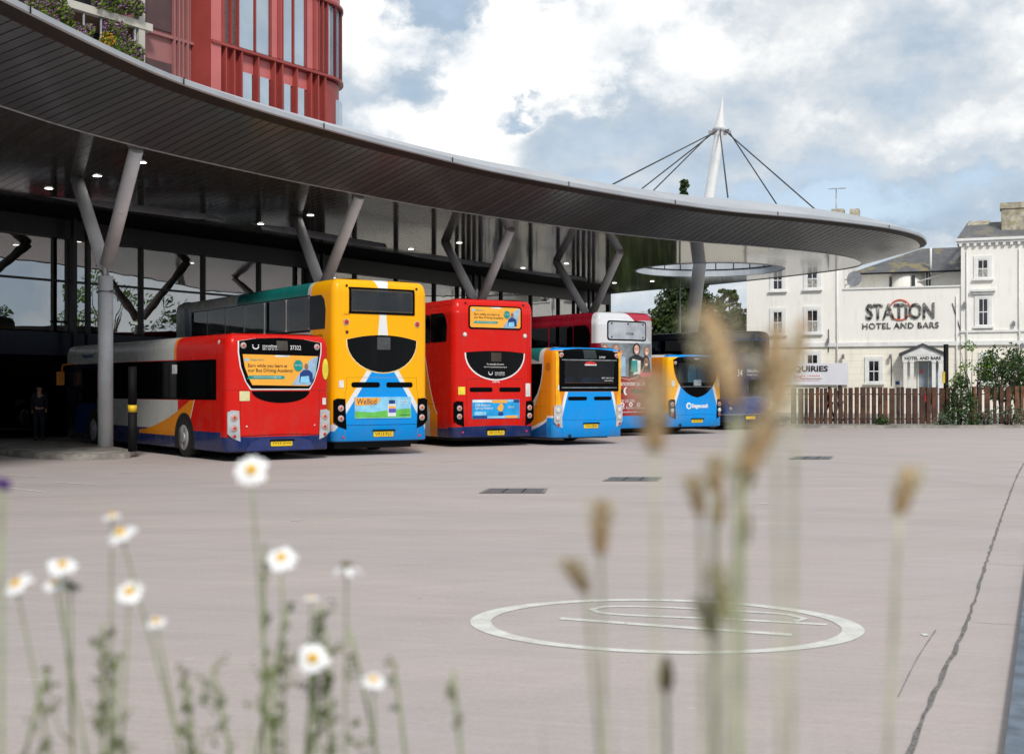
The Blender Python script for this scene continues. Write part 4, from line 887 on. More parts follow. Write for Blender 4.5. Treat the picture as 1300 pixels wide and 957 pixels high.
b4.lpanel('window', [(.64, 2.38), (.66, 2.1), (.74, 1.8), (.90, 1.5), (1.12, 1.28), (1.4, 1.15), (3.1, 1.1), (3.1, 2.38)], M_gl)
# ---- 5: burgundy double decker
L5 = [
    (lambda x, y, z: rear(y) * z.below(2.02), (.30, .006, .022)), (lambda x, y, z: rear(y) * z.above(3.18) * (x - (.05 + (z - 4.2) * -1.1)).below(0.0), (.62, .63, .66)),
    (lambda x, y, z: rear(y) * z.above(4.0) * (x - (.05 + (z - 4.2) * -1.1)).above(0.0), (.42, .035, .06)),
    (lambda x, y, z: rear(y) * z.above(2.02) * z.below(4.0) * (x - .4).above(0.0, 3) * .8, (.42, .46, .48)),
    (lambda x, y, z: rear(y) * z.below(.70), BLU), (lambda x, y, z: y.above(.42) * z.below(.7), BLU), (lambda x, y, z: y.above(.42) * z.above(1.0) * z.below(3.0), BURG),
]
TH = D(36)
sd5 = [(1.45 + k * 1.42, 2.7 + k * 1.42, 3.06, 3.78) for k in range(6)]
b5 = Bus('burgundy double decker with college advert of laughing students printed over its rear', (0, 0), TH, 10.6, 2.54, 4.26, .27, paint('burgundy_bus_paint', BURG, L5), holes_side=sd5, rc=.18, double=True, deckz=2.3)
rt = Vector((cos(TH), sin(TH), 0)); b5.root.location = Vector((2.95, 41.2, 0)) + rt * 1.27
b5.rpanel('window_surround', rrect(-.90, .87, 3.28, 3.96, .1), M_frit, off=.008); b5.rpanel('rear_window', rrect(-.85, .82, 3.33, 3.91, .08), mat('pale_blind_glass', (.40, .43, .47), .15, ns=2, na=.12), off=.014)
for x in (-.72, 0, .70): b5.lamp(x, 3.86, .03, M_und, ring=False, off=.02)
for x in (-.72, .70): b5.lamp(x, 3.40, .03, M_und, ring=False, off=.02)
b5.rtext("15768", (-.1, .25, 3.48, 3.56), M_ink, off=.022, bold=.004)
ph = b5.rpanel('printed_photo', [(-1.15, 2.04), (-1.15, 3.2), (1.12, 3.2), (1.12, 2.04)], M_pgry, off=.007, thick=.006)
def student(cx, cz, r, skin, hair, top, tw, zb, k=0, hijab=False, glasses=False):
    o = .012 + k * .008
    b5.rpanel('printed_torso', [(cx - tw, zb), (cx - tw * .95, cz - r * 1.9), (cx - r * .5, cz - r * 1.2), (cx + r * .5, cz - r * 1.2), (cx + tw * .95, cz - r * 1.9), (cx + tw, zb)], top, ph, off=o, thick=.002)
    b5.rpanel('printed_hair', ellipse(cx, cz + r * .15, r * 1.15, r * 1.4, 16), hair, ph, off=o + .002, thick=.002)
    if hijab: b5.rpanel('printed_scarf', [(cx - r * 1.2, cz), (cx - r * 1.5, cz - r * 2.4), (cx + r * 1.5, cz - r * 2.4), (cx + r * 1.2, cz)], hair, ph, off=o + .0025, thick=.002)
    b5.rpanel('printed_face', ellipse(cx, cz, r * .82, r * 1.12, 16), skin, ph, off=o + .004, thick=.002)
    b5.rpanel('printed_smile', [(cx - r * .4, cz - r * .35)] + [(cx + r * .4 * cos(a), cz - r * .35 + r * .35 * sin(a)) for a in [pi + pi * i / 6 for i in range(7)]], M_adw, ph, off=o + .006, thick=.002)
    for s_ in (-1, 1): b5.rpanel('printed_eye', ellipse(cx + s_ * r * .33, cz + r * .25, r * .16, r * .10, 8), M_pblk, ph, off=o + .006, thick=.002)
student(-1.0, 2.98, .12, M_skin, M_skin2, M_pgry, .2, 2.1); student(-.55, 2.98, .12, M_skin, M_skin2, M_pblu, .25, 2.06, 1); student(-.32, 2.86, .08, M_skin, M_skin2, M_pblu, .2, 2.06, 2)
student(.38, 2.98, .15, M_skin, M_pblk, M_pblk, .36, 2.06, 3); student(.88, 2.92, .12, M_skin, M_skin2, M_pblu, .2, 2.2, 2); student(.84, 2.55, .15, M_skin2, M_pblk, M_ppnk, .30, 2.05, 4, hijab=True)
b5.rpanel('printed_tablet', [(.10, 2.2), (.12, 2.6), (.40, 2.62), (.42, 2.22)], M_adte, ph, off=.05, thick=.002); b5.rpanel('printed_papers', [(.34, 2.3), (.16, 2.66), (.56, 2.6), (.55, 2.15), (.2, 2.12)], M_adw, ph, off=.046, thick=.002)
b5.rtext("www.cirencester.ac.uk", (-1.05, .84, 1.74, 1.91), M_wink, off=.012, bold=.004); slots_(b5, 1.55, .13, .86)
b5.rpanel('college_emblem', [(-.08 + .12 * cos(a), 1.55 + .14 * sin(a)) for a in [pi * .4 + 1.1 * pi * i / 12 for i in range(13)]] + [(-.03 + .09 * cos(a), 1.56 + .11 * sin(a)) for a in [pi * 1.5 - 1.1 * pi * i / 12 for i in range(13)]], M_wink, off=.014, thick=.004, step=.05)
b5.rtext("FOLLOW US ON", (-.80, .30, 1.16, 1.27), M_wink, off=.012, bold=.004); b5.rtext("Sixth Form College", (-.45, .78, .91, 1.03), M_wink, off=.012, bold=.0); b5.rtext("your specialist sixth form", (-.6, .75, .80, .87), M_wink, off=.012, bold=.004)
for x in (-.63, -.25, .13, .5):
    e = b5.rpanel('social_icon', ellipse(x, 1.09 - .0, .09, .075, 16), M_wink, off=.012, thick=.004); b5.rpanel('social_icon_mark', ellipse(x, 1.09, .04, .035, 8), mat('mark_red', (.4, .02, .04), .4), e, off=.018, thick=.003)
b5.rpanel('swoosh_line', [(-.35, 2.0), (0.0, 1.93), (.35, 2.0), (.62, 2.2), (.75, 2.45), (.73, 2.45), (.60, 2.23), (.34, 2.03), (0, 1.955), (-.35, 2.02)], M_skin, off=.06, thick=.003, step=.05)
b5.sticker(1.03, 1.17, 1.48, 1.86, M_stw)
for sx in (-1, 1): b5.cluster(sx, .62, 1.32, 1.04, M_frit, (1.12, .88), ((M_lens, .06), (M_wl, .06)))
for (a, c, z0, z1) in sd5:
    for sd_ in (-1, 1): b5.lwin('window', rrect(a - .03, c + .03, z0 - .03, z1 + .03, .10), side=sd_, see=M_see2)
b5.lpanel('window', [(.5, 3.03), (.48, 3.5), (.58, 3.72), (.75, 3.81), (1.38, 3.81), (1.38, 3.03)], M_gl)
b5.lpanel('lower_window_band', [(2.6, 1.2), (2.6, 2.1), (10.1, 2.1), (10.1, 1.2)], M_gl)
# ---- 6: yellow and blue single decker
tr6 = lambda x, z, k: x.abs() - (.78 + (1.65 - z) * .36 + k)
L6 = [
    (lambda x, y, z: rear(y) * x.abs().above(1.0) * 1.0, YEL), (lambda x, y, z: rear(y) * z.above(1.0), YEL),
    (lambda x, y, z: rear(y) * z.below(2.0) * tr6(x, z, .12).below(0.0), WHT), (lambda x, y, z: rear(y) * z.below(2.0) * tr6(x, z, 0.0).below(0.0), BLU), (lambda x, y, z: rear(y) * z.below(.78), BLU),
    (lambda x, y, z: rear(y) * z.above(2.76), BLU), (lambda x, y, z: y.above(.42) * z.above(2.76), WHT),
    (lambda x, y, z: y.above(.42) * (z - (.95 - (y - .42) * .42)).below(0.0), WHT), (lambda x, y, z: y.above(.42) * (z - (.84 - (y - .42) * .46)).below(0.0), (.002, .12, .42)),
    (seam(.71, 1.05, -.02, .009), (0, .1, .3)), (vseam(.98, .3, .8), (0, .1, .3)), (seam(1.72, 1.3, 0, .006), (.25, .1, 0)),
]
TH = D(34)
b6 = Bus('yellow and blue single decker with a rounded black rear window showing pale seat backs', (0, 0), TH, 10.2, 2.58, 2.86, .27, paint('yellow_blue_single_paint', ORG, L6), holes_rear=[(-.86, .86, 1.86, 2.55)], holes_side=[(2.2, 3.6, 1.5, 2.3), (3.8, 5.2, 1.5, 2.3), (5.4, 6.8, 1.5, 2.3), (7., 8.4, 1.5, 2.3)], rc=.17, deckz=1.42, seats=M_seato)
rt = Vector((cos(TH), sin(TH), 0)); b6.root.location = Vector((5.62, 43.2, 0)) + rt * 1.25
shield = [(-1.08, 2.66), (-.85, 2.755), (-.4, 2.79), (.4, 2.79), (.85, 2.755), (1.08, 2.66)]
sh_l = [(1.08 * (1 - t ** 2.6 * .42) if t < .7 else None, 2.66 - t * 1.3) for t in (0,)]
def shx(z): 
    t = min(1, max(0, (2.66 - z) / (2.66 - 1.32))); return 1.08 * (1 - t ** 2.4) ** .62
zr = [2.66 - (2.66 - 1.32) * i / 16 for i in range(17)]
full = shield + [(shx(z), z) for z in zr[1:]] + [(-shx(z), z) for z in zr[::-1][1:-1]]
def band(z0, z1, xin=None):
    zz = [z0 + (z1 - z0) * i / 5 for i in range(6)]
    return [(-shx(z), z) for z in zz] + [(shx(z), z) for z in zz[::-1]]
b6.rpanel('window_surround', shield + [(1.07, 2.55), (-1.07, 2.55)], M_frit, off=.012); lowb = [(-shx(z), z) for z in [1.86 - .54 * i / 10 for i in range(11)]] + [(shx(z), z) for z in [1.32 + .54 * i / 10 for i in range(11)]][1:]
b6.rpanel('window_surround', lowb, M_frit, off=.012)
for sx in (-1, 1):
    zz = [1.86 + .69 * i / 6 for i in range(7)]; b6.rpanel('window_surround', [(sx * .86, 1.86)] + [(sx * shx(z), z) for z in zz] + [(sx * .86, 2.55)], M_frit, off=.012, step=.3)
b6.rpanel('rear_window', rrect(-.88, .88, 1.84, 2.57, .02), M_see2, off=.006, thick=.01)
b6.rpanel('window_trim', rrect(-.80, .80, 1.70, 1.715, .004), M_pgry, off=.018, thick=.004); b6.rpanel('grey_display', rrect(-.18, .18, 1.74, 1.95, .01), M_pgry, off=.017, thick=.003); b6.rtext("36420", (-.1, .1, 2.68, 2.73), M_wink, off=.018, bold=.004)
b6.rtext("Stagecoach", (-.27, .53, .90, 1.10), M_wink, off=.008, bold=.04); b6.rpanel('ring_emblem', [(-.40 + .12 * cos(a), 1.02 + .12 * sin(a)) for a in [2 * pi * i / 24 for i in range(24)]], M_wink, off=.008, thick=.004, step=.04); b6.rpanel('ring_emblem_centre', ellipse(-.39, 1.02, .07, .07, 16), mat('emblem_sky', (.02, .4, .75), .4), off=.014, thick=.004)
for sx in (-1, 1):
    b6.lamp(sx * 1.0, 2.55, .05, M_lens); b6.cluster(sx, .55, 1.26, 1.02, M_frit, (1.08, .86, .70), ((M_lens, .065), (M_wl, .065), (M_redl, .045)))
b6.plate("YN15 KZR", -.27, .25, .42, .53); b6.sticker(-1.17, -1.03, 1.72, 1.92, M_stw); b6.sticker(1.0, 1.12, 1.7, 2.0, M_stw); b6.lamp(-.8, .33, .06, M_und, ring=False)
for a in (2.2, 3.8, 5.4, 7.0):
    for sd_ in (-1, 1): b6.lwin('window', rrect(a - .04, a + 1.44, 1.46, 2.34, .06), side=sd_, see=M_see2)
# ---- 7: dark blue high bus
L7 = [(lambda x, y, z: z.above(3.62), (.02, .022, .03)), (lambda x, y, z: rear(y) * (z - 1.28).abs().below(.012), (.3, .35, .45)), (lambda x, y, z: rear(y) * (z - .62).abs().below(.02), (.4, .42, .42)), (lambda x, y, z: rear(y) * z.below(1.28) * z.above(.62), (.018, .05, .20)), (lambda x, y, z: y.above(.42) * z.below(2.2), (.01, .018, .05))]
TH = D(35)
sd7 = [(1.0 + k * 1.5, 2.35 + k * 1.5, 2.75, 3.55) for k in range(6)]
b7 = Bus('dark blue double decker at the far end of the row, beside the hotel', (0, 0), TH, 10.8, 2.54, 3.92, .32, paint('dark_blue_bus_paint', DKB, L7), holes_rear=[(-.88, .88, 3.0, 3.5)], holes_side=sd7, rc=.17, double=True, deckz=2.0)
rt = Vector((cos(TH), sin(TH), 0)); b7.root.location = Vector((8.40, 47.6, 0)) + rt * 1.27
b7.rpanel('rear_window', rrect(-.92, .92, 2.96, 3.54, .06), M_see2, off=.010); b7.rtext("34", (-.72, -.45, 2.12, 2.38), M_wink, off=.01, bold=.0); b7.rtext("Oxfordshire", (-.2, .48, 2.27, 2.40), M_wink, off=.01, bold=.004); b7.rtext("County Connect", (-.2, .45, 2.12, 2.22), M_wink, off=.01, bold=.004)
b7.rpanel('rear_grille', rrect(-.1, .9, 1.4, 2.0, .05), M_frit, off=.008); 
for sx in (-1, 1): b7.lamp(sx * 1.05, 1.08, .06, M_redl); b7.lamp(sx * 1.05, .85, .05, M_wl); b7.lamp(sx * 1.02, 2.85, .05, M_redl)
b7.rpanel('number_plate', rrect(-.26, .26, .42, .54, .015), M_plate, off=.022, thick=.02)
for (a, c, z0, z1) in sd7:
    for sd_ in (-1, 1): b7.lwin('window', rrect(a - .04, c + .04, z0 - .04, z1 + .04, .05), side=sd_, see=M_see2)
b7.lpanel('window', [(.45, 2.7), (.45, 3.6), (.92, 3.6), (.92, 2.7)], M_gl); b7.lpanel('window_band', [(.45, 3.6), (.45, 3.66), (10.4, 3.66), (10.4, 3.6)], M_frit, off=.004)
b7.lpanel('lower_window_band', [(2.0, 1.2), (2.0, 2.1), (10.3, 2.1), (10.3, 1.2)], M_gl)
# ------------------------------------------------------------------ red office tower
def uray(px, O, dirv):
    """distance along the wall line O + u*dirv where the sight line of photo column px meets it"""
    k = (px - 650.0) / F; return (k * O.y - O.x) / (dirv.x - k * dirv.y)
A0 = P(267, 54, 17.8); A1 = P(416, 99, 17.8); td = A1 - A0; td.z = 0; TL = td.length; td.normalize(); tn = Vector((td.y, -td.x, 0))
tw = empty('office_tower', (A0.x, A0.y, 0), rz=atan2(td.y, td.x), label='red metal clad office tower with tall bright windows and a rounded corner behind the canopy', cat='building')
M_red = mat('red_cladding', (.30, .050, .042), .45, ns=.5, na=.07); M_red2 = mat('pale_red_pier', (.50, .135, .130), .45, ns=.5, na=.05); M_red3 = mat('muted_rose_cladding', (.33, .14, .135), .5, ns=.5, na=.06)
M_brn = mat('dark_brown_panel', (.095, .052, .052), .5, ns=.5); M_lou = mat('perforated_louvre', (.17, .11, .11), .5, ns=60, na=.5, dirt=((.03, .03, .03), 14, .52, .8))
M_win = mat('bright_office_glass', (.30, .38, .46), .02, ns=.35, na=.12, ior=2.2, spec=1.0); M_swin = mat('dark_office_frame', (.10, .015, .02), .4)
U = lambda px: uray(px, A0, td)
Z0, ZB, ZT = 7.0, 17.8, 26.0
mb = MB(); mb.box2((0, 0.25, 8), (TL + .1, 12, ZT)); mb.build('wall', M_red, tw)
R_ = 2.6
def arcpts(r, a0=0, a1=pi / 2, n=14): return [(TL + R_ * 0 + 0 + r * sin(a0 + (a1 - a0) * i / n), R_ - r * cos(a0 + (a1 - a0) * i / n)) for i in range(n + 1)]
for z0, z1, rr, m_, nm in ((8, ZB - .1, R_ - .1, M_red, 'rounded_corner'), (ZB + .05, ZB + 3.85, R_ - .1, M_win, 'curved_glazing'), (ZB + 3.95, ZT, R_ - .05, M_red2, 'rounded_corner')):
    ap = arcpts(rr); mb = MB()
    mb.prism([(x, y, z0) for x, y in ap] + [(TL + rr, 12, z0), (TL, 12, z0)], (0, 0, z1 - z0)); mb.build(nm, m_, tw)
for zb_ in (ZB, ZB + 3.9):
    ap = arcpts(R_ + .14); mb = MB(); mb.prism([(0, -.14, zb_)] + [(x, y, zb_) for x, y in ap] + [(TL + R_ + .1, 12.1, zb_), (0, 12.1, zb_)], (0, 0, .13)); mb.build('floor_ledge', M_red, tw)
ap = arcpts(R_ + .02)
for i in (2, 5, 8, 11):
    mb = MB(); mb.box((ap[i][0], ap[i][1], ZB + 1.95), (.07, .16, 3.8), rz=pi / 2 * i / 14); mb.build('mullion', M_swin, tw)
mb = MB(); ap2 = arcpts(R_ - .06)
def panel(nm, a, b, z0, z1, m_, y=-.02, th=.02):
    mb = MB(); mb.box2((U(a), y - th, z0), (U(b), y + .3, z1)); return mb.build(nm, m_, tw)
# upper storey
up, ut = ZB + .2, ZB + 3.85
panel('pier', 267, 280, ZB + .13, ZT, M_red2); panel('pier', 280, 287, ZB + .13, ZT, M_red, .1)
for a, b in ((287.5, 292), (294.5, 301.5)): panel('louvre', a, b, up, ut, M_lou, .12)
for a, b in ((303, 321.5), (325.5, 341)):
    mb = MB(); mb.box2((U(a), .0, up), (U(b), .14, ut)); mb.build('window_pane', M_win, tw)
panel('window_reveal', 341, 345, up, ut, M_swin, .05); panel('pier', 345, 358, up, ut, M_red2, .02); panel('pier', 352, 356, up, ut, M_red, -.03)
for a, b in ((359, 370), (374, 386)):
    mb = MB(); mb.box2((U(a), .0, up), (U(b), .14, ut)); mb.build('window_pane', M_win, tw)
panel('window_reveal', 386, 390, up, ut, M_swin, .05); panel('pier', 390, 404, up, ut, M_red2, .02); panel('pier', 397, 401, up, ut, M_red, -.03)
for a, b in ((404.5, 408.5), (410.5, 414.5)): panel('louvre', a, b, up, ut, M_lou, .12)
for px in (302.2, 323.5, 342, 358.4, 372, 387, 404, 409.5, 415.5, 293.3): panel('fin', px - .6, px + .5, up, ut, M_red, -.02, .05)
# storey below the band
lt = ZB - .95; lb = ZB - 3.7
for a, b in ((308, 319.5), (330, 341), (360.5, 368.5), (378, 386)):
    mb = MB(); mb.box2((U(a), -.01, lb), (U(b), .2, lt)); mb.build('window_pane', M_win, tw); panel('window_reveal', b, b + 3.4, lb, lt, M_swin, .15)
for a, b in ((287.5, 291), (297.5, 301.5), (404.5, 408), (413, 416)): panel('louvre', a, b, lb, lt, M_lou, .15)
for px in (286, 296.5, 306, 327, 348, 357.5, 376, 394, 403, 412): panel('fin', px - .8, px + .7, 8, ZB, M_red, -.02, .07)
panel('pier', 267, 280, 8, ZB, M_red2)
for a, b in ((307, 325), (329, 347), (359, 375), (378, 393)): panel('spandrel', a, b, lt + .05, ZB - .05, M_red2, .22, .02)
for i, (a0_, z0, z1) in enumerate(((.75, lb, lt),)):
    for k in (5, 8):
        x, y = ap2[k]; mb = MB(); mb.box((x, y, (z0 + z1) / 2), (.9, .2, z1 - z0), rz=pi / 2 * k / 14); mb.build('window_pane', M_win, tw)
# stepped back rose-coloured bay on the left
B0 = P(242, 57, 17.8) - A0; Mi = Matrix.Rotation(-atan2(td.y, td.x), 3, 'Z'); bl = Mi @ Vector((B0.x, B0.y, 0))
mb = MB(); mb.prism([(0, -.05, 8), (bl.x * .4, bl.y + .05, 8), (bl.x * .4, 12, 8), (0, 12, 8)], (0, 0, ZT - 8)); mb.build('corner_pier', M_red, tw)
O2 = A0 + Matrix.Rotation(atan2(td.y, td.x), 3, 'Z') @ Vector((bl.x * .4, bl.y + .05, 0)); O2.z = 0
U2 = lambda px: uray(px, O2, td)
by = bl.y + .05; bx = bl.x * .4
mb = MB(); mb.box2((bx + U2(180), by + .1, 8), (bx, 12, ZT)); mb.build('rose_wall', M_red3, tw)
mb = MB(); mb.box2((bx + U2(180), by - .08, ZB), (bx, by + .2, ZB + .14)); mb.build('floor_ledge', M_red3, tw)
for z0, z1 in ((ZB + .3, ZB + 3.6), (ZB - 3.6, ZB - 1.15)):
    mb = MB(); mb.box2((bx + U2(183), by + .02, z0), (bx + U2(218), by + .2, z1)); mb.build('brown_panel', M_brn, tw)
for px in (219, 225, 230, 236):
    mb = MB(); mb.box2((bx + U2(px), by - .12, 8), (bx + U2(px) + .09, by + .2, ZT)); mb.build('fin', M_red3, tw)
# ------------------------------------------------------------------ planted terrace
tr0 = PD(193, 31, 55.0); tz = tr0.z; trd = td
te = empty('planted_terrace_building', (tr0.x, tr0.y, 0), rz=atan2(trd.y, trd.x), label='cream framed terrace building with dark recesses and flower boxes at the far left', cat='building')
M_crm = mat('cream_concrete', (.50, .47, .41), .7, ns=.6, na=.08); M_drk = mat('dark_recess', (.030, .033, .040), .7, ns=1, na=.3); M_brs = mat('brown_ceiling', (.16, .11, .075), .7); M_rail = mat('pale_steel_post', (.45, .48, .52), .3, .5)
UT = lambda px: uray(px, Vector((tr0.x, tr0.y, 0)), trd)
for k, z in enumerate((tz, tz - 3.3, tz + 3.3)):
    mb = MB(); mb.box2((-26, 0, z - .33), (0.05, 8, z)); mb.build('floor_slab', M_crm, te)
    mb = MB(); mb.box2((-26, .3, z - .36), (-.3, 7.9, z - .335)); mb.build('ceiling_lining', M_brs, te)
for u in (UT(184), UT(184) - 9.5, UT(184) - 19):
    mb = MB(); mb.box2((u - .28, .05, tz - 7), (u + .05, .5, tz - .335)); mb.box2((u - .28, .05, tz + .002), (u + .05, .5, tz + 2.95)); mb.build('frame_column', M_crm, te)
mb = MB(); mb.box2((-26, 2.2, tz - 6.9), (-.1, 2.4, tz + 6)); mb.build('recess_wall', M_drk, te)
for px in (10, 35.5, 108.5, 130.5, 152.5, 173.5, -20):
    mb = MB(); mb.tube([(UT(px), .12, tz - 3.3), (UT(px), .12, tz - .34)], .05, 8); mb.build('railing_post', M_rail, te)
mb = MB()
for z in (tz - 2.5, tz - 2.8, tz - 3.05): mb.tube([(-26, .12, z), (-.3, .12, z)], .014, 6)
mb.build('railing_wires', M_rail, te)
def leafmat(name, c1, c2, rough=.6):
    m = bpy.data.materials.new(name); m.use_nodes = True; t = m.node_tree; p = t.nodes['Principled BSDF']; c = nn(t, 'ShaderNodeTexCoord')
    n = nn(t, 'ShaderNodeNewGeometry'); r = E(t, n.outputs['Random Per Island']); k = noise(t, c.outputs['Object'], .8, 3)
    t.links.new(mixc(t, (r * .7 + k * .6 - .15).sat(), c1, c2), p.inputs['Base Color']); p.inputs['Roughness'].default_value = rough
    p.inputs['Specular IOR Level'].default_value = .25; return m
M_lg = leafmat('terrace_leaves', (.05, .10, .012), (.20, .26, .03)); M_pf = leafmat('mauve_flowers', (.16, .07, .17), (.40, .20, .38)); M_of = leafmat('orange_flowers', (.55, .25, .02), (.6, .4, .05))
def clump(mb, c, r, n, size, mi=0, rnd=random, squash=(1, 1, 1)):
    for _ in range(n):
        while True:
            v = Vector((rnd.uniform(-1, 1), rnd.uniform(-1, 1), rnd.uniform(-1, 1)))
            if v.length <= 1: break
        v = v.normalized() * (v.length ** .6)
        p = Vector(c) + Vector((v.x * r * squash[0], v.y * r * squash[1], v.z * r * squash[2])); s = size * rnd.uniform(.6, 1.3)
        a = Vector((rnd.uniform(-1, 1), rnd.uniform(-1, 1), rnd.uniform(-1, 1))).normalized(); b = a.orthogonal().normalized(); a2 = a.cross(b)
        mb.face([p - b * s, p - a2 * s * .45, p + b * s, p + a2 * s * .45], mi)
random.seed(11)
for blobs, lb in (([(45, 12, .75, 0), (52, 20, .6, 1), (62, 28, .6, 1), (75, 18, .7, 0), (84, 17, .45, 1), (70, 5, .7, 0), (68, 2, .5, 1), (85, 34, .5, 0), (48, 2, .5, 1)], 'big tumbling bush of mauve flowers at the far left of the terrace'),
                  ([(97, 40, .55, 1), (108, 42, .5, 1), (103, 46, .4, 0), (113, 38, .35, 1)], 'small mauve flower clump in the middle of the terrace'),
                  ([(140, 35, .5, 1), (152, 38, .5, 1), (136, 50, .45, 2), (144, 46, .4, 0), (156, 50, .45, 1), (148, 58, .4, 0), (160, 62, .5, 0)], 'rounded mauve and orange flower bush hanging between two terrace posts'),
                  ([(168, 62, .5, 1), (174, 66, .45, 1), (163, 70, .45, 0), (176, 74, .35, 1), (150, 62, .4, 1), (170, 78, .4, 0)], 'low mauve flower clump beside the cream terrace column'),
                  ([(128, 0, .6, 1), (142, 4, .6, 0), (156, 6, .6, 0), (168, 4, .6, 1), (174, 10, .5, 1), (176, 14, .3, 0), (164, 12, .35, 1), (150, -2, .6, 1)], 'mauve and green flower bed on the upper terrace level')):
    sh = empty('terrace_flower_bush', PD(blobs[0][0], blobs[0][1], 55), cat='plant', group='flowering bushes along the planted terrace', label=lb); o = sh.location.copy()
    mb = MB()
    for (px, py, r, k) in blobs:
        wall = uray(px, Vector((tr0.x, tr0.y, 0)), trd); p = Vector((tr0.x, tr0.y, 0)) + trd * wall; p = PD(px, py, p.y - .15); r *= .72
        clump(mb, p - o, r, 120 if k == 0 else 70, .11, 0, squash=(1, .6, 1)); clump(mb, p - o, r * 1.02, 45 if k == 0 else 130, .07, 2 if k == 2 else 1, squash=(1, .6, 1))
    mb.build('foliage', [M_lg, M_pf, M_of], sh, recalc=False)
# ------------------------------------------------------------------ hotel
HA = Vector(((948 - 650) * 81 / F, 81.0, 0)); HB = Vector(((1300 - 650) * 75 / F, 75.0, 0)); hd_ = (HB - HA).normalized(); hrz = atan2(hd_.y, hd_.x)
HU = lambda px: uray(px, HA, hd_)
def HZ(px, py):
    u = HU(px); d = HA.y + hd_.y * u; return CAMH + (491 - py) * d / F
ho = empty('station_hotel', HA, rz=hrz, label='white painted hotel with cream lower storey, sash windows and large station lettering', cat='building')
def stucco(name, base, band=False):
    m = bpy.data.materials.new(name); m.use_nodes = True; t = m.node_tree; p = t.nodes['Principled BSDF']; c = nn(t, 'ShaderNodeTexCoord'); v = c.outputs['Object']; x, y, z = sep(t, v)
    big = noise(t, v, .35, 5); st = noise(t, comb(t, x * 3.5, y * 3.5, z * .5), 1.0, 6, .6); sp = noise(t, v, 2.6, 8, .72); cr = noise(t, v, .9, 3)
    col = mixc(t, big.ss(.3, .7) * .5, base, tuple(b * .88 for b in base)); col = mixc(t, st.ss(.50, .75) * .28, col, (.42, .40, .35))
    col = mixc(t, sp.ss(.66, .70) * cr.ss(.5, .62) * .55, col, (.25, .23, .20))
    if band: col = mixc(t, (z * (1 / .42)).fract().below(.045, 60) * z.below(4.3) * .5, col, (.30, .27, .20))
    t.links.new(col, p.inputs['Base Color']); p.inputs['Roughness'].default_value = .8
    b = nn(t, 'ShaderNodeBump'); b.inputs['Strength'].default_value = .2; b.inputs['Distance'].default_value = .01; t.links.new(sp.s, b.inputs['Height']); t.links.new(b.outputs[0], p.inputs['Normal']); return m
M_stu = stucco('white_painted_render', (.86, .835, .78)); M_stc = stucco('cream_ruled_render', (.87, .82, .71), True); M_trm = mat('white_trim_paint', (.74, .735, .72), .6, ns=2, na=.05)
def slate(name, c1, c2):
    m = bpy.data.materials.new(name); m.use_nodes = True; t = m.node_tree; p = t.nodes['Principled BSDF']; c = nn(t, 'ShaderNodeTexCoord')
    br = nn(t, 'ShaderNodeTexBrick'); br.inputs['Scale'].default_value = 1.0; br.inputs['Brick Width'].default_value = .28; br.inputs['Row Height'].default_value = .16; br.inputs['Mortar Size'].default_value = .006
    br.inputs['Color1'].default_value = (*c1, 1); br.inputs['Color2'].default_value = (*[q * .75 for q in c1], 1); br.inputs['Mortar'].default_value = (.03, .03, .03, 1)
    x, y, z = sep(t, c.outputs['Object']); t.links.new(comb(t, x, z * 1.3 + y * .2, 0.0), br.inputs['Vector'])
    n = noise(t, c.outputs['Object'], .7, 6, .65); t.links.new(mixc(t, n.ss(.5, .62) * .8, br.outputs[0], c2), p.inputs['Base Color']); p.inputs['Roughness'].default_value = .75; return m
M_sla = slate('lichen_slate', (.13, .13, .14), (.24, .20, .09)); M_sl2 = slate('old_grey_slate', (.15, .15, .155), (.20, .18, .13))
M_sty = mat('old_stone', (.42, .38, .30), .85, ns=3, na=.2, dirt=((.28, .24, .08), 4, .5, .6)); M_dwin = mat('dark_sash_glass', (.02, .022, .026), .04, ns=1.5, na=.4, ior=1.6); M_curt = mat('pale_net_curtain', (.34, .33, .31), .3, ns=8, na=.25)
ZBd = HZ(1150, 436)
uL, uD, uT, uR = 0.0, HU(1070), HU(1220), HU(1300) + 16
mb = MB(); mb.box2((uL, 0, ZBd), (uD, 11, 12.0)); mb.build('left_wing_wall', M_stu, ho)
mb = MB(); mb.box2((uD, 0, ZBd), (uT, .5, HZ(1145, 366))); mb.box2((uD, .5, ZBd), (uT, 4.6, HZ(1145, 366) - .5)); mb.build('parapet_wall', M_stu, ho)
mb = MB(); mb.box2((uT, -.12, ZBd), (uR, 11, HZ(1260, 305.5))); mb.build('tower_wall', M_stu, ho)
mb = MB(); mb.box2((uL, .02, 0), (uT, 11, ZBd - .001)); mb.box2((uT + .002, -.10, 0), (uR, 11, ZBd - .001)); mb.build('lower_wall', M_stc, ho)
mb = MB(); mb.box2((uL - .05, -.12, ZBd - .16), (uT - .01, .05, ZBd + .10)); mb.box2((uT - .01, -.26, ZBd - .16), (uR, .0, ZBd + .10)); mb.build('band_course', M_trm, ho)
mb = MB(); z = HZ(1260, 420.5); mb.box2((uT - .03, -.22, z - .06), (uR, -.05, z + .08)); mb.build('sill_course', M_trm, ho)
mb = MB(); zp = HZ(1145, 366); mb.box2((uD, -.08, zp), (uT - .01, .58, zp + .10)); mb.build('parapet_coping', M_trm, ho)
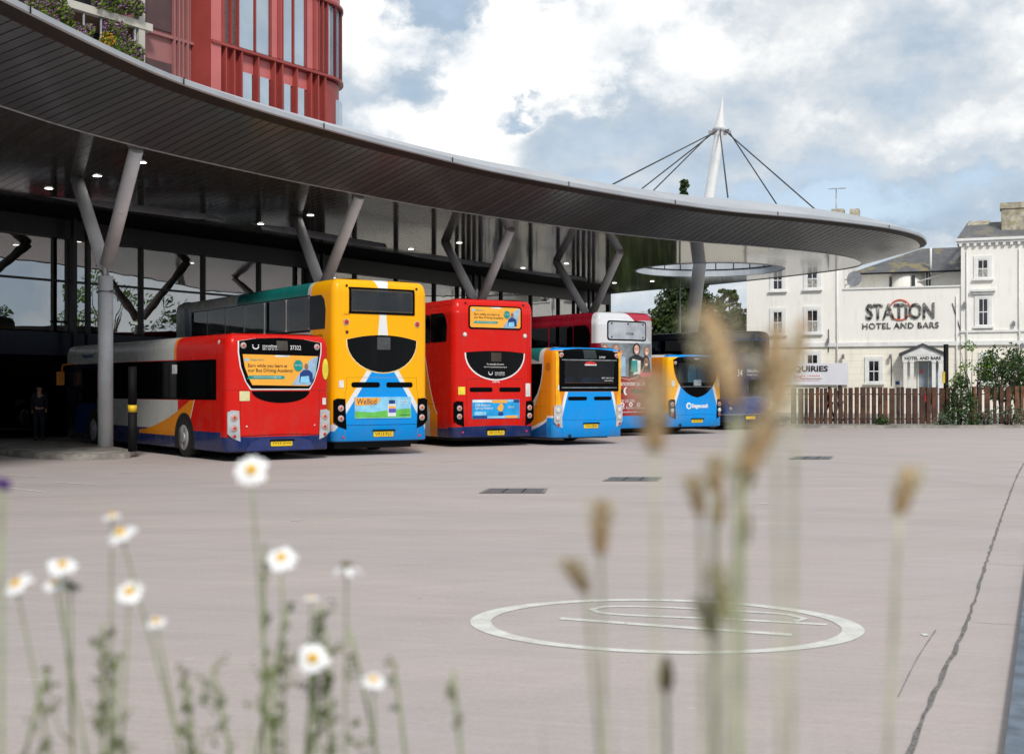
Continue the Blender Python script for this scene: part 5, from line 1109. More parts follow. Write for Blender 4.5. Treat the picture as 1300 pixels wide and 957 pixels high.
# attic storey set back behind the parapet, with slate roof
mb = MB(); mb.box2((uD, 4.8, 7), (uT, 11, 9.5)); mb.build('attic_wall', M_stu, ho)
mb = MB(); cx = HU(1146) + .1; mb.tube([(cx, 5.3, 7.2), (cx, 5.3, 9.38)], 1.2, 28); mb.build('attic_bay', M_stu, ho)
mb = MB(); e = .35; zr0, zr1 = 9.45, 11.3
a = uD + .3; b_ = uT + .2; mb.face([(a - .3, 4.0, zr0 - .1), (b_, 4.0, zr0 - .1), (b_, 8.2, zr1), (a + 4.2, 8.2, zr1)]); mb.face([(a - .3, 4.0, zr0 - .1), (a + 4.2, 8.2, zr1), (a + 4.2, 8.3, zr1), (a - .3, 11.6, zr0)]); mb.face([(a - .3, 11.6, zr0), (a + 4.2, 8.2, zr1), (b_, 8.2, zr1), (b_, 11.6, zr0)])
mb.build('attic_roof', M_sla, ho)
mb = MB(); mb.box2((uD + .1, 3.92, zr0 - .2), (uT, 4.06, zr0 - .1)); mb.build('gutter', M_dark, ho)
# tower cornice and mansard slope
zc = HZ(1260, 305.5)
mb = MB(); mb.box2((uT - .30, -.45, zc), (uR, .2, zc + .16)); mb.box2((uT - .2, -.34, zc - .14), (uR, .0, zc - .002)); 
for k in range(60):
    x = uT - .1 + k * .42
    if x < uR: mb.box2((x, -.33, zc - .32), (x + .16, -.125, zc - .142))
mb.build('cornice', M_trm, ho)
mb = MB(); q0, q1 = uT - .25, uR; h = 1.30; s_ = HU(1272)
mb.face([(q0, -.35, zc + .17), (q1, -.35, zc + .17), (q1, 2.6, zc + .17 + h), (q0 + .6, 2.6, zc + .17 + h)]); mb.face([(q0, -.35, zc + .17), (q0 + .6, 2.6, zc + .17 + h), (q0 + .6, 8, zc + .17 + h), (q0, 10, zc + .17)])
mb.build('tower_roof', M_sl2, ho)
mb = MB(); mb.prism([(q0 + .35, .9, zc + .4), (q0 + 1.3, .9, zc + .4), (q0 + 2.0, 2.5, zc + .2 + h), (q0 + .7, 2.5, zc + .22 + h)], (0, .3, .12)); mb.build('gable_stone', M_sty, ho)
mb = MB(); mb.box2((s_, .9, zc + .2), (s_ + 2.4, 2.1, HZ(1285, 262))); mb.box2((s_ - .08, .82, HZ(1285, 262)), (s_ + 2.48, 2.18, HZ(1285, 254.5))); ch = mb.build('chimney', M_sty, ho)
# windows
def sash(px0, px1, py0, py1, y0=0.0, surround=True, curtain=False, arched=False, hood=False, panes=2, zoff=None):
    u0, u1 = HU(px0), HU(px1); pc_ = (px0 + px1) / 2; z0, z1 = HZ(pc_, py1), HZ(pc_, py0)
    if zoff: u0, u1, z0, z1 = zoff
    w_ = u1 - u0; mb = MB(); f = .22
    if surround:
        mb.box2((u0 - f, y0 - .07, z0 - .1), (u0 - .02, y0 + .02, z1 + .1)); mb.box2((u1 + .02, y0 - .07, z0 - .1), (u1 + f, y0 + .02, z1 + .1)); mb.box2((u0 - f, y0 - .072, z1 + .02), (u1 + f, y0 + .02, z1 + .24))
    mb.box2((u0 - .06, y0 - .05, z0 - .05), (u0 + .05, y0 - .02, z1 + .05)); mb.box2((u1 - .05, y0 - .05, z0 - .05), (u1 + .06, y0 - .02, z1 + .05)); mb.box2((u0 + .05, y0 - .05, z1 - .05), (u1 - .05, y0 - .02, z1 + .05)); mb.box2((u0 + .05, y0 - .05, z0 - .05), (u1 - .05, y0 - .02, z0 + .06))
    if hood: mb.box2((u0 - .42, y0 - .30, z1 + .42), (u1 + .42, y0 + .02, z1 + .56)); mb.box2((u0 - .30, y0 - .18, z1 + .26), (u1 + .30, y0 + .02, z1 + .418))
    wnd = mb.build('window', M_trm, ho)
    mb = MB(); mb.box2((u0 + .05, y0 - .035, z0 + .06), (u1 - .05, y0 - .026, z1 - .05)); mb.build('pane', M_dwin, wnd)
    if curtain: mb = MB(); mb.box2((u0 + .06, y0 - .040, z0 + .07), (u1 - .06, y0 - .0355, (z0 + z1) / 2 - .03)); mb.build('net_curtain', M_curt, wnd)
    mb = MB(); zm = (z0 + z1) / 2; mb.box2((u0 + .05, y0 - .06, zm - .03), (u1 - .05, y0 - .036, zm + .03)); mb.box2(((u0 + u1) / 2 - .02, y0 - .058, z0 + .06), ((u0 + u1) / 2 + .02, y0 - .036, z1 - .05)); mb.build('glazing_bars', M_trm, wnd)
    mb = MB(); mb.box2((u0 - .3, y0 - .2, z0 - .17), (u1 + .3, y0 + .02, z0 - .06)); mb.build('sill', M_trm, wnd)
for q in ((981.5, 993.5, 344, 368), (1024.5, 1038, 342, 366)): sash(*q, curtain=q[0] > 1000)
for q in ((981.5, 993.5, 395.5, 423.5), (1024.5, 1038.5, 393.5, 422)): sash(*q, curtain=True)
for q in ((981.5, 993.5, 451, 478), (1024.5, 1038.5, 450, 477), (1102.5, 1116.5, 457.5, 485)): sash(*q)
sash(1241, 1254.5, 330, 353, y0=-.12, curtain=True, hood=False); sash(1242, 1254.5, 379, 413.5, y0=-.12, hood=True); sash(1247, 1262, 452, 486, y0=-.10)
sash(0, 0, 0, 0, y0=4.8, zoff=(HU(1171), HU(1179.5), 8.3, 9.45), surround=False)
for px in (1123, 1153.5): 
    u = HU(px) - .0; mb = MB(); mb.box2((u, 4.0 if px > 1130 else 4.7, 8.0), (u + .22, 4.9, 9.1)); mb.build('narrow_window', M_dwin, ho)
mb = MB(); mb.tube([(HU(1179), 4.3, 9.2), (HU(1179), 4.3, 10.9)], .07, 8); mb.tube([(HU(1152) + .2, 4.3, 8.6), (HU(1152) + 3, 4.3, 9.5)], .05, 8); mb.build('soil_pipe', M_trm, ho)
# little wall fixings and cables
mb = MB()
for px, py in ((1070, 450), (1130, 450), (1224, 384), (1286, 408), (1051, 430), (1297, 436)):
    u, z = HU(px), HZ(px, py); mb.box2((u, -.30, z - .04), (u + .05, -.01, z + .03)); mb.box2((u - .05, -.34, z - .3), (u + .12, -.22, z - .02))
mb.build('wall_bracket_lamp', M_steel, ho)
mb = MB(); mb.tube([(HU(1052), -.06, HZ(1052, 418)), (HU(1052), -.06, HZ(1052, 447))], .025, 6); mb.tube([(HU(1209), -.05, HZ(1209, 385)), (HU(1222), -.05, HZ(1222, 428))], .025, 6); mb.tube([(HU(1132), -.05, HZ(1132, 452)), (HU(1132), -.05, HZ(1132, 490))], .02, 6); mb.build('wall_cable', M_dark, ho)
mb = MB(); mb.box2((HU(1137), -.03, HZ(1140, 488)), (HU(1142), .01, HZ(1140, 484))); mb.build('blue_plaque', mat('plaque_blue', (.03, .07, .25), .4), ho)
mb = MB(); mb.box2((HU(1211), -.10, HZ(1217, 486)), (HU(1224), .0, HZ(1217, 476.5))); mb.build('bronze_plaque', mat('bronze_plaque', (.13, .11, .06), .5), ho)
# downpipes
for u_, z_, y_ in ((uD - .35, 11.5, -.09), (uT - .25, 7.4, -.09), (uT + .35, 10.2, -.21), (HU(1294), 10.2, -.21)):
    mb = MB(); mb.tube([(u_, y_, .2), (u_, y_, z_)], .05, 8)
    for zz_ in (1.5, 3.2, 5.0, 6.8): mb.box((u_, y_ + .02, zz_), (.16, .08, .05))
    mb.build('downpipe', M_trm, ho)
# satellite dish
u, z = HU(1084) , HZ(1083, 353); mb = MB(); r = .52
for i in range(6):
    pass
rings = [(0.0, .0), (.2, .02), (.38, .07), (.52, .14)]
mb.tube([Vector((u, .9, z)) + Vector((-.35, -.9, .1)).normalized() * h_ for _, h_ in rings], [max(.01, a) for a, _ in rings], 22); mb.build('satellite_dish', mat('dish_grey', (.22, .23, .26), .5), ho)
mb = MB(); mb.tube([(u - .9, 1.2, z - .55), (u - .2, 1.0, z - .1)], .03, 6); mb.tube([(u - .9, 1.2, z), (u - .9, 1.2, z - 1.0)], .03, 6); mb.tube([(u - .9, 1.2, z), (u, .95, z)], .03, 6); mb.build('dish_arm', M_steel, ho)
# lettering
M_lett = mat('weathered_dark_letters', (.12, .12, .115), .6, ns=5, na=.5, dirt=((.50, .49, .46), 4.2, .50, .9)); M_ring = mat('orange_red_ring', (.62, .10, .04), .5)
hm = lambda y: (lambda uu, vv: Vector((uu, y, vv)))
text("STATION", (HU(1099.5), HU(1186.5), HZ(1143, 405), HZ(1143, 385)), hm(-.06), M_lett, ho, bold=.02, spacing=1.0, depth=Vector((0, -.05, 0)))
text("HOTEL AND BARS", (HU(1095), HU(1192), HZ(1143, 417), HZ(1143, 409.5)), hm(-.03), M_lett, ho, bold=.015, spacing=1.08, depth=Vector((0, -.04, 0)))
cu_, cz_ = HU(1142.5), HZ(1142, 393.5); mb = MB(); N = 40
for k in range(N):
    a, b_ = 2 * pi * k / N, 2 * pi * (k + 1) / N; r0, r1 = .60, .68
    mb.prism([(cu_ + r0 * cos(a), -.05, cz_ + r0 * sin(a)), (cu_ + r1 * cos(a), -.05, cz_ + r1 * sin(a)), (cu_ + r1 * cos(b_), -.05, cz_ + r1 * sin(b_)), (cu_ + r0 * cos(b_), -.05, cz_ + r0 * sin(b_))], (0, -.03, 0))
bmesh.ops.remove_doubles(mb.bm, verts=mb.bm.verts, dist=1e-4); mb.build('ring_emblem', M_ring, ho)
# portico
u0, u1 = HU(1147.5), HU(1197); zt = HZ(1172, 451.5); zpk = HZ(1172, 439.5); um = (u0 + u1) / 2
po = MB(); po.prism([(u0 - .12, -1.0, zt), (u1 + .12, -1.0, zt), (um, -1.0, zpk)], (0, 1.0, 0)); po.build('pediment', M_trm, ho)
mb = MB()
for s_ in (-1, 1):
    e = u0 - .25 if s_ < 0 else u1 + .25; mb.prism([(e, -1.12, zt - .02), (e, -1.12, zt + .14), (um, -1.12, zpk + .16), (um, -1.12, zpk)], (0, 1.12, 0))
mb.build('pediment_roof', mat('dark_lead', (.06, .065, .075), .6), ho)
mb = MB(); mb.box2((u0 - .05, -.98, zt - .34), (u1 + .05, 0, zt - .002)); en = mb.build('entablature', M_trm, ho)
text("HOTEL AND BARS", (u0 + .1, u1 - .1, zt - .27, zt - .08), hm(-.99), M_ink, ho, bold=.02, depth=Vector((0, -.015, 0)))
for a in (u0 + .02, u0 + .42, u1 - .62, u1 - .22):
    mb = MB(); mb.box2((a, -.95, 0), (a + .22, -.75, zt - .342)); mb.box2((a - .03, -.98, zt - .45), (a + .25, -.72, zt - .345)); mb.build('portico_pillar', M_trm, ho)
mb = MB(); mb.box2((HU(1166.5), -.06, .15), (HU(1191), .03, zt - .4)); dr = mb.build('door', mat('grey_glass_door', (.24, .28, .31), .15, ns=.8, na=.2), ho)
mb = MB(); mb.box2((HU(1165), -.10, .1), (HU(1166.6), .03, zt - .35)); mb.box2((HU(1190.8), -.10, .1), (HU(1192.4), .03, zt - .35)); mb.box2((HU(1178.3), -.09, .15), (HU(1179), -.061, zt - .4)); mb.build('door_frame', M_trm, dr)
mb = MB(); mb.box2((HU(1168.5), -.075, HZ(1170, 474)), (HU(1172), -.061, HZ(1170, 469))); mb.build('door_notice', mat('notice_pink', (.6, .1, .12), .5), dr)
# banner
bu0, bu1 = HU(980), HU(1077); bz0, bz1 = HZ(1040, 488.5), HZ(1040, 461)
mb = MB(); mb.box2((bu0, -.16, bz0), (bu1, -.12, bz1)); bn = mb.build('banner', mat('white_banner', (.72, .71, .76), .5, ns=1, na=.03), ho)
text("ENQUIRIES", (HU(993), HU(1051.5), HZ(1040, 473), HZ(1040, 464.3)), hm(-.175), M_ink, bn, bold=.03, depth=Vector((0, -.01, 0)))
text("01452 680000", (HU(1009), HU(1041.5), HZ(1030, 481.2), HZ(1030, 476.4)), hm(-.175), mat('banner_red', (.55, .06, .08), .5), bn, bold=.0, depth=Vector((0, -.004, 0)))
mb = MB(); mb.box2((HU(1009), -.166, HZ(1030, 483.4)), (HU(1041), -.1605, HZ(1030, 482.9))); mb.build('banner_rule', MATS['banner_red'], bn)
# roof aerial and chimneys of the left wing
ae = empty('roof_aerial', PD(1061.5, 268, 84), label='thin television aerial on a pole above the tip of the canopy', cat='aerial')
mb = MB(); mb.tube([(0, 0, -1.5), (0, 0, 1.55)], .035, 6); mb.build('pole', M_steel, ae)
mb = MB(); mb.tube([(-.55, 0, 1.50), (.65, -.1, 1.56)], .022, 6)
for k in range(6): mb.tube([(-.3 + k * .17, -.25, 1.54), (-.3 + k * .17, .25, 1.54)], .015, 5)
mb.build('antenna', M_steel, ae)
mb = MB()
for px, w_ in ((1057, .8), (1079, .6)):
    p = HU(px); mb.box2((p - w_ / 2, 3, 11.8), (p + w_ / 2, 4, HZ(px, 268) + .55))
mb.build('chimney', M_sty, ho)
# ------------------------------------------------------------------ fence and verge
M_rust = [mat('rusty_brown_timber_%d' % i, c, .75, ns=2, na=.3, bump=.2, dirt=((.05, .03, .02), 5, .5, .5)) for i, c in enumerate([(.085, .034, .018), (.115, .044, .022), (.070, .030, .018), (.16, .066, .028)])]
def fence(xa, xb, label, lit=False):  # lit selects the lighter brown timber, twisted and set wider apart
    pa, pb = G(xa, 541), G(xb, 541); d = (pb - pa); L = d.length; d.normalize(); fo = empty('slatted_timber_fence', pa, rz=atan2(d.y, d.x), label=label, cat='fence', group='rusty brown upright slat fences in front of the hotel')
    x = .1; k = 0
    while x < L - .1:
        w_ = random.choice((.14, .19, .24)); h = 1.56 + random.uniform(-.03, .03) + (.04 if lit else 0)
        mb = MB(); mb.box((x + w_ / 2, random.uniform(-.03, .03), .1 + h / 2), (w_ * .86, .10, h), rz=random.uniform(-.25, .25) if lit else random.uniform(-.05, .05)); mb.build('slat', random.choice(M_rust[1:] if lit else M_rust[:3]), fo)
        x += w_ + random.choice((.04, .06, .075)) * (1.8 if lit else 1); k += 1
    mb = MB(); mb.box2((0, .06, .30), (L, .09, .34)); mb.box2((0, .06, 1.36), (L, .09, 1.40)); mb.build('rail', M_rust[2], fo)
random.seed(5)
fence(1001, 1212, 'dark rusty brown upright slat fence between the buses and the green bush')
fence(1232, 1420, 'lighter rusty brown slat fence with twisted boards at the right edge', True)
k0, k1 = G(930, 543), G(1500, 543)
mb = MB(); mb.box2((k0.x, k0.y - .35, 0), (k1.x + 6, k0.y - .1, .12)); tag(mb.build('fence_kerb', M_kerb), kind='structure')
mb = MB(); mb.box2((k0.x, k0.y - .098, 0), (k1.x + 6, k0.y + .9, .09)); tag(mb.build('verge_soil', mat('verge_soil', (.10, .085, .06), .95, ns=2, na=.3)), kind='structure')
mb = MB(); mb.face([(k0.x - 30, k0.y + .9, .008), (80, k0.y + .9, .008), (80, 76, .008), (k0.x - 30, 82, .008)]); tag(mb.build('hotel_pavement', mat('pavement_slabs', (.30, .29, .275), .85, ns=1.2, na=.1), recalc=False), kind='structure')
# black post by the door
p = PD(1201, 500, 55); po = empty('black_street_post', (p.x, 55, 0), label='slim black post with a yellow tag standing beside the hotel portico', cat='post')
mb = MB(); mb.tube([(0, 0, 0), (0, 0, HZ(1201, 437) * .0 + CAMH + 54 * 55 / F)], .11, 12); mb.build('shaft', M_dark, po); mb = MB(); mb.box((-.12, -.06, CAMH + 12 * 55 / F), (.12, .04, .5)); mb.build('yellow_tag', mat('tag_yellow', (.7, .5, .03), .5), po)
# white lamp post in front of the conifers
p = PD(863, 500, 68); lp = empty('white_lamp_post', (p.x, 68, 0), label='tall thin white lamp post standing in front of the dark conifers', cat='lamp post')
mb = MB(); mb.tube([(0, 0, 0), (0, 0, 7.6)], [.085, .05], 10); mb.build('pole', M_trm, lp); mb = MB(); mb.tube([(0, 0, 1.6 + 1.9), (0, 0, 3.9)], .10, 10); mb.box((.15, 0, 7.6), (.5, .16, .08)); mb.build('lamp_head', M_trm, lp)
# ------------------------------------------------------------------ trees
M_bark = mat('tree_bark', (.07, .05, .035), .9, ns=4, na=.3)
M_con = leafmat('conifer_leaves', (.012, .028, .010), (.055, .085, .022)); M_con2 = leafmat('yew_leaves', (.02, .04, .008), (.085, .11, .02)); M_bush = leafmat('bush_leaves', (.018, .045, .015), (.07, .12, .035)); M_lite = leafmat('light_leaves', (.07, .15, .02), (.20, .32, .06)); M_pal = leafmat('verge_leaves', (.06, .10, .06), (.16, .20, .13))
def conifer(x, y, H, rbase, m, label, n=520, leaf=.30, z0=1.0, power=.8, seed=1, cat='tree', name='conifer_tree', group=None):
    rnd = random.Random(seed); t = empty(name, (x, y, 0), label=label, cat=cat, group=group)
    mb = MB(); mb.tube([(0, 0, 0), (.1, 0, H * .5), (0, .1, H * .96)], [rbase * .09, rbase * .05, .04], 10)
    for k in range(26):
        z = z0 + (H - z0) * rnd.random(); r = rbase * (1 - (z - z0) / (H - z0)) ** power; a = rnd.uniform(0, 6.28); mb.tube([(0, 0, z - r * .2), (cos(a) * r * .8, sin(a) * r * .8, z)], [.08, .02], 5)
    mb.build('trunk', M_bark, t); mb = MB()
    for k in range(n // 9):
        z = z0 + (H - z0) * rnd.random() ** 1.15; r = rbase * max(.05, (1 - (z - z0) / (H - z0))) ** power; a = rnd.uniform(0, 6.28); q = r * rnd.uniform(.45, 1.0)
        cs = max(.25, r * .34) * rnd.uniform(.7, 1.25); clump(mb, (cos(a) * q, sin(a) * q, z), cs, int(14 + cs * 60), leaf, rnd=rnd, squash=(1, 1, .55))
    mb.build('crown', m, t, recalc=False); return t
def txy(px, d): return ((px - 650) * d / F, d)
x, y = txy(872, 92); conifer(x, y, 9.6, 4.6, M_con, 'broad dark conifer rising behind the leaning mast and white lamp post', 2600, .20, .5, .45, 2)
x, y = txy(868, 100); conifer(x, y, 18.6, 3.2, M_con, 'tallest conifer whose narrow tip shows above the canopy roof', 2400, .15, 2.0, .92, 3)
x, y = txy(926, 96); conifer(x, y, 9.3, 2.9, M_con2, 'olive green yew between the leaning mast and the hotel', 1900, .18, .5, .5, 4)
x, y = txy(900, 104); conifer(x, y, 8.6, 3.2, M_con, 'dark conifer filling the gap behind the other two trees', 1500, .22, .5, .5, 5)
def bush(px0, px1, py0, d, m, label, n=60, leaf=.09, zb=.1, seed=1, name='bush', cat='bush', group=None, thick=.5):
    rnd = random.Random(seed); pc_ = (px0 + px1) / 2; x, y = txy(pc_, d); wd = (px1 - px0) / 2 * d / F; H = CAMH + (491 - py0) * d / F
    t = empty(name, (x, y, 0), label=label, cat=cat, group=group); mb = MB()
    for k in range(9):
        a = rnd.uniform(-.8, .8); mb.tube([(a * .15, 0, 0), (a * wd * .5, rnd.uniform(-.2, .2), H * .5), (a * wd, rnd.uniform(-.3, .3), H * rnd.uniform(.6, .95))], [.03, .02, .008], 5)
    mb.build('stems', M_bark, t); mb = MB()
    for k in range(n):
        u = rnd.uniform(-1, 1); z = zb + (H - zb) * rnd.random(); lim = sqrt(max(0.02, 1 - u * u * .8)); z = min(z, H * lim); clump(mb, (u * wd, rnd.uniform(-thick, thick), z), .28, 26, leaf, rnd=rnd)
    mb.build('foliage', m, t, recalc=False); return t
bush(1202, 1234, 481, 52.4, M_bush, 'dense dark green bush between the two slat fences', 55, .075, seed=3)
bush(1243, 1308, 440, 55.6, M_bush, 'large dark green bush behind the lighter fence', 100, .08, zb=1.2, seed=4)
bush(1262, 1330, 448, 57.0, M_con2, 'olive green bush at the right edge behind the lighter fence', 80, .09, zb=1.2, seed=8)
sp = bush(1216, 1258, 434, 55.2, M_lite, 'spindly light green sapling reaching above the bushes beside the hotel', 16, .075, zb=2.3, seed=6, name='sapling', cat='tree')
random.seed(21)
for i, (px, py0, w_, mm, lb) in enumerate(((1232, 520, 12, M_bush, 'small dark weed clump at the foot of the lighter fence'), (1252, 522, 22, M_pal, 'grey green verge plant left of the biggest clump by the lighter fence'), (1280, 512, 30, M_pal, 'largest grey green verge plant in front of the lighter fence'), (1120, 530, 10, M_bush, 'small green tuft at the foot of the dark slat fence'), (1196, 528, 12, M_pal, 'pale tuft at the right end of the dark slat fence'))):
    bush(px - w_ / 2, px + w_ / 2, py0, 51.9, mm, lb, 14, .06, zb=.02, seed=30 + i, name='verge_plant', cat='plant', group='low plants along the fence kerb', thick=.2)
# trees beyond the right edge of the view: only their reflections in the concourse glass are seen
for i, (x, y, H, lb) in enumerate(((44, 50, 12, 'round light green tree right of the yard, reflected in the glass'), (57, 41, 10, 'second light green tree right of the yard, reflected in the glass'), (66, 60, 11, 'third light green tree right of the yard beside the hotel'))):
    rnd = random.Random(60 + i); t = empty('roadside_tree', (x, y, 0), label=lb, cat='tree', group='roadside trees right of the yard'); mb = MB(); mb.tube([(0, 0, 0), (0, 0, H * .5)], [.22, .12], 8)
    for k in range(9): a = rnd.uniform(0, 6.28); mb.tube([(0, 0, H * .35), (cos(a) * 1.8, sin(a) * 1.8, H * rnd.uniform(.5, .85))], [.09, .03], 5)
    mb.build('trunk', M_bark, t); mb = MB()
    for k in range(42):
        v = Vector((rnd.gauss(0, 1), rnd.gauss(0, 1), rnd.gauss(0, .8))).normalized() * H * .33 * rnd.uniform(.5, 1); clump(mb, (v.x, v.y, v.z + H * .66), .6, 34, .17, rnd=rnd)
    mb.build('crown', M_lite if i == 0 else M_bush, t, recalc=False)
# green trees and the low cream wing that the polished soffit mirrors
random.seed(90)
for i, (px, d, H, rb) in enumerate(((728, 92, 6.9, 4.2), (762, 90, 6.6, 4.0), (795, 93, 6.7, 4.0), (826, 91, 6.6, 3.6))):
    x, y = txy(px, d); conifer(x, y, H, rb, (M_bush, M_con2)[i % 2], ('first', 'second', 'third', 'fourth')[i] + ' low round tree from the left in the row behind the parked buses', 900, .22, .4, .35, 40 + i, name='low_tree', group='low trees behind the parked buses')
lw = empty('low_hotel_wing', HA, rz=hrz, label='low flat roofed cream wing on the left side of the hotel behind the buses', cat='building')
x0_, x1_ = HU(858), -.02
mb = MB(); mb.box2((x0_, .3, 0), (x1_, 9, 5.0)); mb.build('wall', M_stc, lw); mb = MB(); mb.box2((x0_ - .1, .15, 5.0), (x1_, 9.1, 5.18)); mb.build('parapet', M_trm, lw)
# pale warehouse far behind
p = txy(765, 125); wh = empty('far_warehouse', (p[0], p[1], 0), label='long pale grey clad shed far behind the burgundy bus', cat='building')
mb = MB(); mb.box2((-3, 0, 0), (13, 20, 9.2)); mb.build('wall', mat('pale_cladding', (.62, .65, .70), .6, ns=.2, na=.04), wh)
mb = MB()
for k in range(6): mb.box2((-3.02, -.06, 6.4 + k * .5), (13.02, 0, 6.48 + k * .5))
mb.build('cladding_rails', mat('grey_rail', (.35, .40, .46), .5), wh); mb = MB(); mb.box2((-3.1, -.1, 9.2), (13.1, 20, 9.45)); mb.build('roof', mat('roof_edge_grey', (.5, .52, .55), .5), wh)
# ------------------------------------------------------------------ people
def human(name, loc, rz, label, cloth_top, cloth_leg, skin, hair, H=1.75, stride=.0, arm=.1, group=None, bald=False, bag=None):
    """one continuous skinned body; clothes and hair are slightly larger shells around it"""
    root = empty(name, loc, rz=rz, label=label, cat='person', group=group); s = H / 1.75
    J = {'pel': (0, 0, .95), 'wai': (0, 0, 1.10), 'che': (0, .0, 1.32), 'nek': (0, .0, 1.47), 'hd0': (0, -.01, 1.56), 'hd1': (0, -.015, 1.68),
         'shL': (-.17, 0, 1.42), 'elL': (-.21, .05 + arm, 1.14), 'wrL': (-.20, -.06 + arm * .2, .92), 'haL': (-.20, -.09, .84), 'shR': (.17, 0, 1.42), 'elR': (.21, .05 - arm, 1.15), 'wrR': (.20, -.10 - arm, .95), 'haR': (.20, -.14 - arm, .88),
         'hpL': (-.09, 0, .90), 'knL': (-.10, -.06 - stride * .5, .50), 'anL': (-.10, -stride + .02, .08), 'toL': (-.10, -stride - .14, .035), 'hpR': (.09, 0, .90), 'knR': (.10, -.02 + stride * .3, .50), 'anR': (.10, stride + .04, .09), 'toR': (.10, stride - .11, .035)}
    Rr = {'pel': .13, 'wai': .115, 'che': .14, 'nek': .055, 'hd0': .075, 'hd1': .085, 'shL': .065, 'elL': .045, 'wrL': .03, 'haL': .035, 'shR': .065, 'elR': .045, 'wrR': .03, 'haR': .035, 'hpL': .095, 'knL': .062, 'anL': .04, 'toL': .04, 'hpR': .095, 'knR': .062, 'anR': .04, 'toR': .04}
    Ed = [('pel', 'wai'), ('wai', 'che'), ('che', 'nek'), ('nek', 'hd0'), ('hd0', 'hd1'), ('che', 'shL'), ('shL', 'elL'), ('elL', 'wrL'), ('wrL', 'haL'), ('che', 'shR'), ('shR', 'elR'), ('elR', 'wrR'), ('wrR', 'haR'), ('pel', 'hpL'), ('hpL', 'knL'), ('knL', 'anL'), ('anL', 'toL'), ('pel', 'hpR'), ('hpR', 'knR'), ('knR', 'anR'), ('anR', 'toR')]
    def skin_part(nm, keys, grow, m):
        ks = [k for k in J if k in keys]; ed = [e for e in Ed if e[0] in ks and e[1] in ks]; me = bpy.data.meshes.new(nm)
        me.from_pydata([tuple(c * s for c in J[k]) for k in ks], [(ks.index(a), ks.index(b)) for a, b in ed], []); o = link_mesh(nm, me, m, root)
        md = o.modifiers.new('Skin', 'SKIN'); lay = me.skin_vertices[0] if me.skin_vertices else None
        if lay is None: me.attributes; 
        for i, k in enumerate(ks):
            me.skin_vertices[0].data[i].radius = ((Rr[k] + grow) * s, (Rr[k] * (.75 if k in ('che', 'wai', 'pel') else 1) + grow) * s); me.skin_vertices[0].data[i].use_root = (i == 0)
        sb = o.modifiers.new('Sub', 'SUBSURF'); sb.levels = 1; sb.render_levels = 2; md.use_smooth_shade = True; return o
    skin_part('body', list(J), 0.0, skin)
    skin_part('jacket', ['pel', 'wai', 'che', 'shL', 'elL', 'wrL', 'shR', 'elR', 'wrR'], .014, cloth_top)
    skin_part('trousers', ['pel', 'hpL', 'knL', 'anL', 'hpR', 'knR', 'anR'], .012, cloth_leg)
    mb = MB(); c = Vector((0, .012, 1.665)) * s
    for i in range(6):
        for k in range(12):
            def q(i, k): th = pi / 2 * i / 6 * (1.0 if not bald else .5); ph = 2 * pi * k / 12; rr = .098 * s; return c + Vector((rr * sin(th) * cos(ph), rr * sin(th) * sin(ph) * 1.1, rr * 1.05 * cos(th) - (0.04 * s if sin(ph) > 0 and i > 3 else 0)))
            mb.face([q(i, k), q(i, k + 1), q(i + 1, k + 1), q(i + 1, k)] if i else [q(0, k), q(1, k + 1), q(1, k)])
    if not bald: mb.build('hair', hair, root)
    else: mb.bm.free()
    mb = MB(); mb.tube([(0, -.085 * s, 1.635 * s), (0, -.108 * s, 1.615 * s)], [.008, .014], 8)
    for sx in (-1, 1): mb.tube([(sx * .083 * s, 0, 1.63 * s), (sx * .094 * s, .01, 1.635 * s)], [.02, .022], 8)
    mb.build('face_and_ears', skin, root); 
    for sx in (-1, 1): mb = MB(); mb.tube([(sx * .03 * s, -.086 * s, 1.65 * s), (sx * .03 * s, -.094 * s, 1.65 * s)], .009, 8); mb.build('eye', M_dark, root)
    mb = MB()
    for sx, a in ((-1, 'an' + 'L'), (1, 'anR')):
        x_, y_, z_ = J[a]; mb.box((x_ * s, (y_ - .06) * s, .045), (.10, .27, .09))
    mb.build('shoes', M_dark, root)
    if bag: mb = MB(); mb.box((0, .15 * s, 1.22 * s), (.28, .14, .40)); mb.build('rucksack', bag, root)
    return root
M_sk = mat('skin_tone', (.45, .22, .15), .55, ns=8, na=.05); M_nvc = mat('navy_cloth', (.012, .015, .03), .8, ns=20); M_blkc = mat('black_cloth', (.012, .012, .014), .8, ns=20); M_gryc = mat('grey_cloth', (.20, .20, .22), .8, ns=20); M_redc = mat('red_cloth', (.55, .02, .02), .7, ns=20); M_hair = mat('brown_hair', (.05, .03, .02), .7, ns=20); M_whc = mat('pale_shirt', (.5, .5, .5), .8, ns=20)
human('person', (-15.1, 39.0, 0), radians(20), 'bald person in dark navy coat standing in the shade by the concourse doors', M_nvc, M_nvc, M_sk, M_hair, 1.78, .05, .03, bald=True)
p = txy(1053, 60); human('person', (p[0], p[1], 0), radians(-70), 'left person of a walking pair behind the slat fence, in black', M_blkc, M_blkc, M_sk, M_hair, 1.70, .25, .15)
p = txy(1066, 60.5); human('person', (p[0], p[1], 0), radians(-75), 'right person of the walking pair behind the fence, in grey with a pale top', M_whc, M_gryc, M_sk, M_hair, 1.78, .22, .15)
p = txy(1177, 60); human('person', (p[0], p[1], 0), radians(160), 'person in a black coat with a red rucksack outside the hotel door', M_blkc, M_blkc, M_sk, M_blkc, 1.66, .08, .05, bag=M_redc)
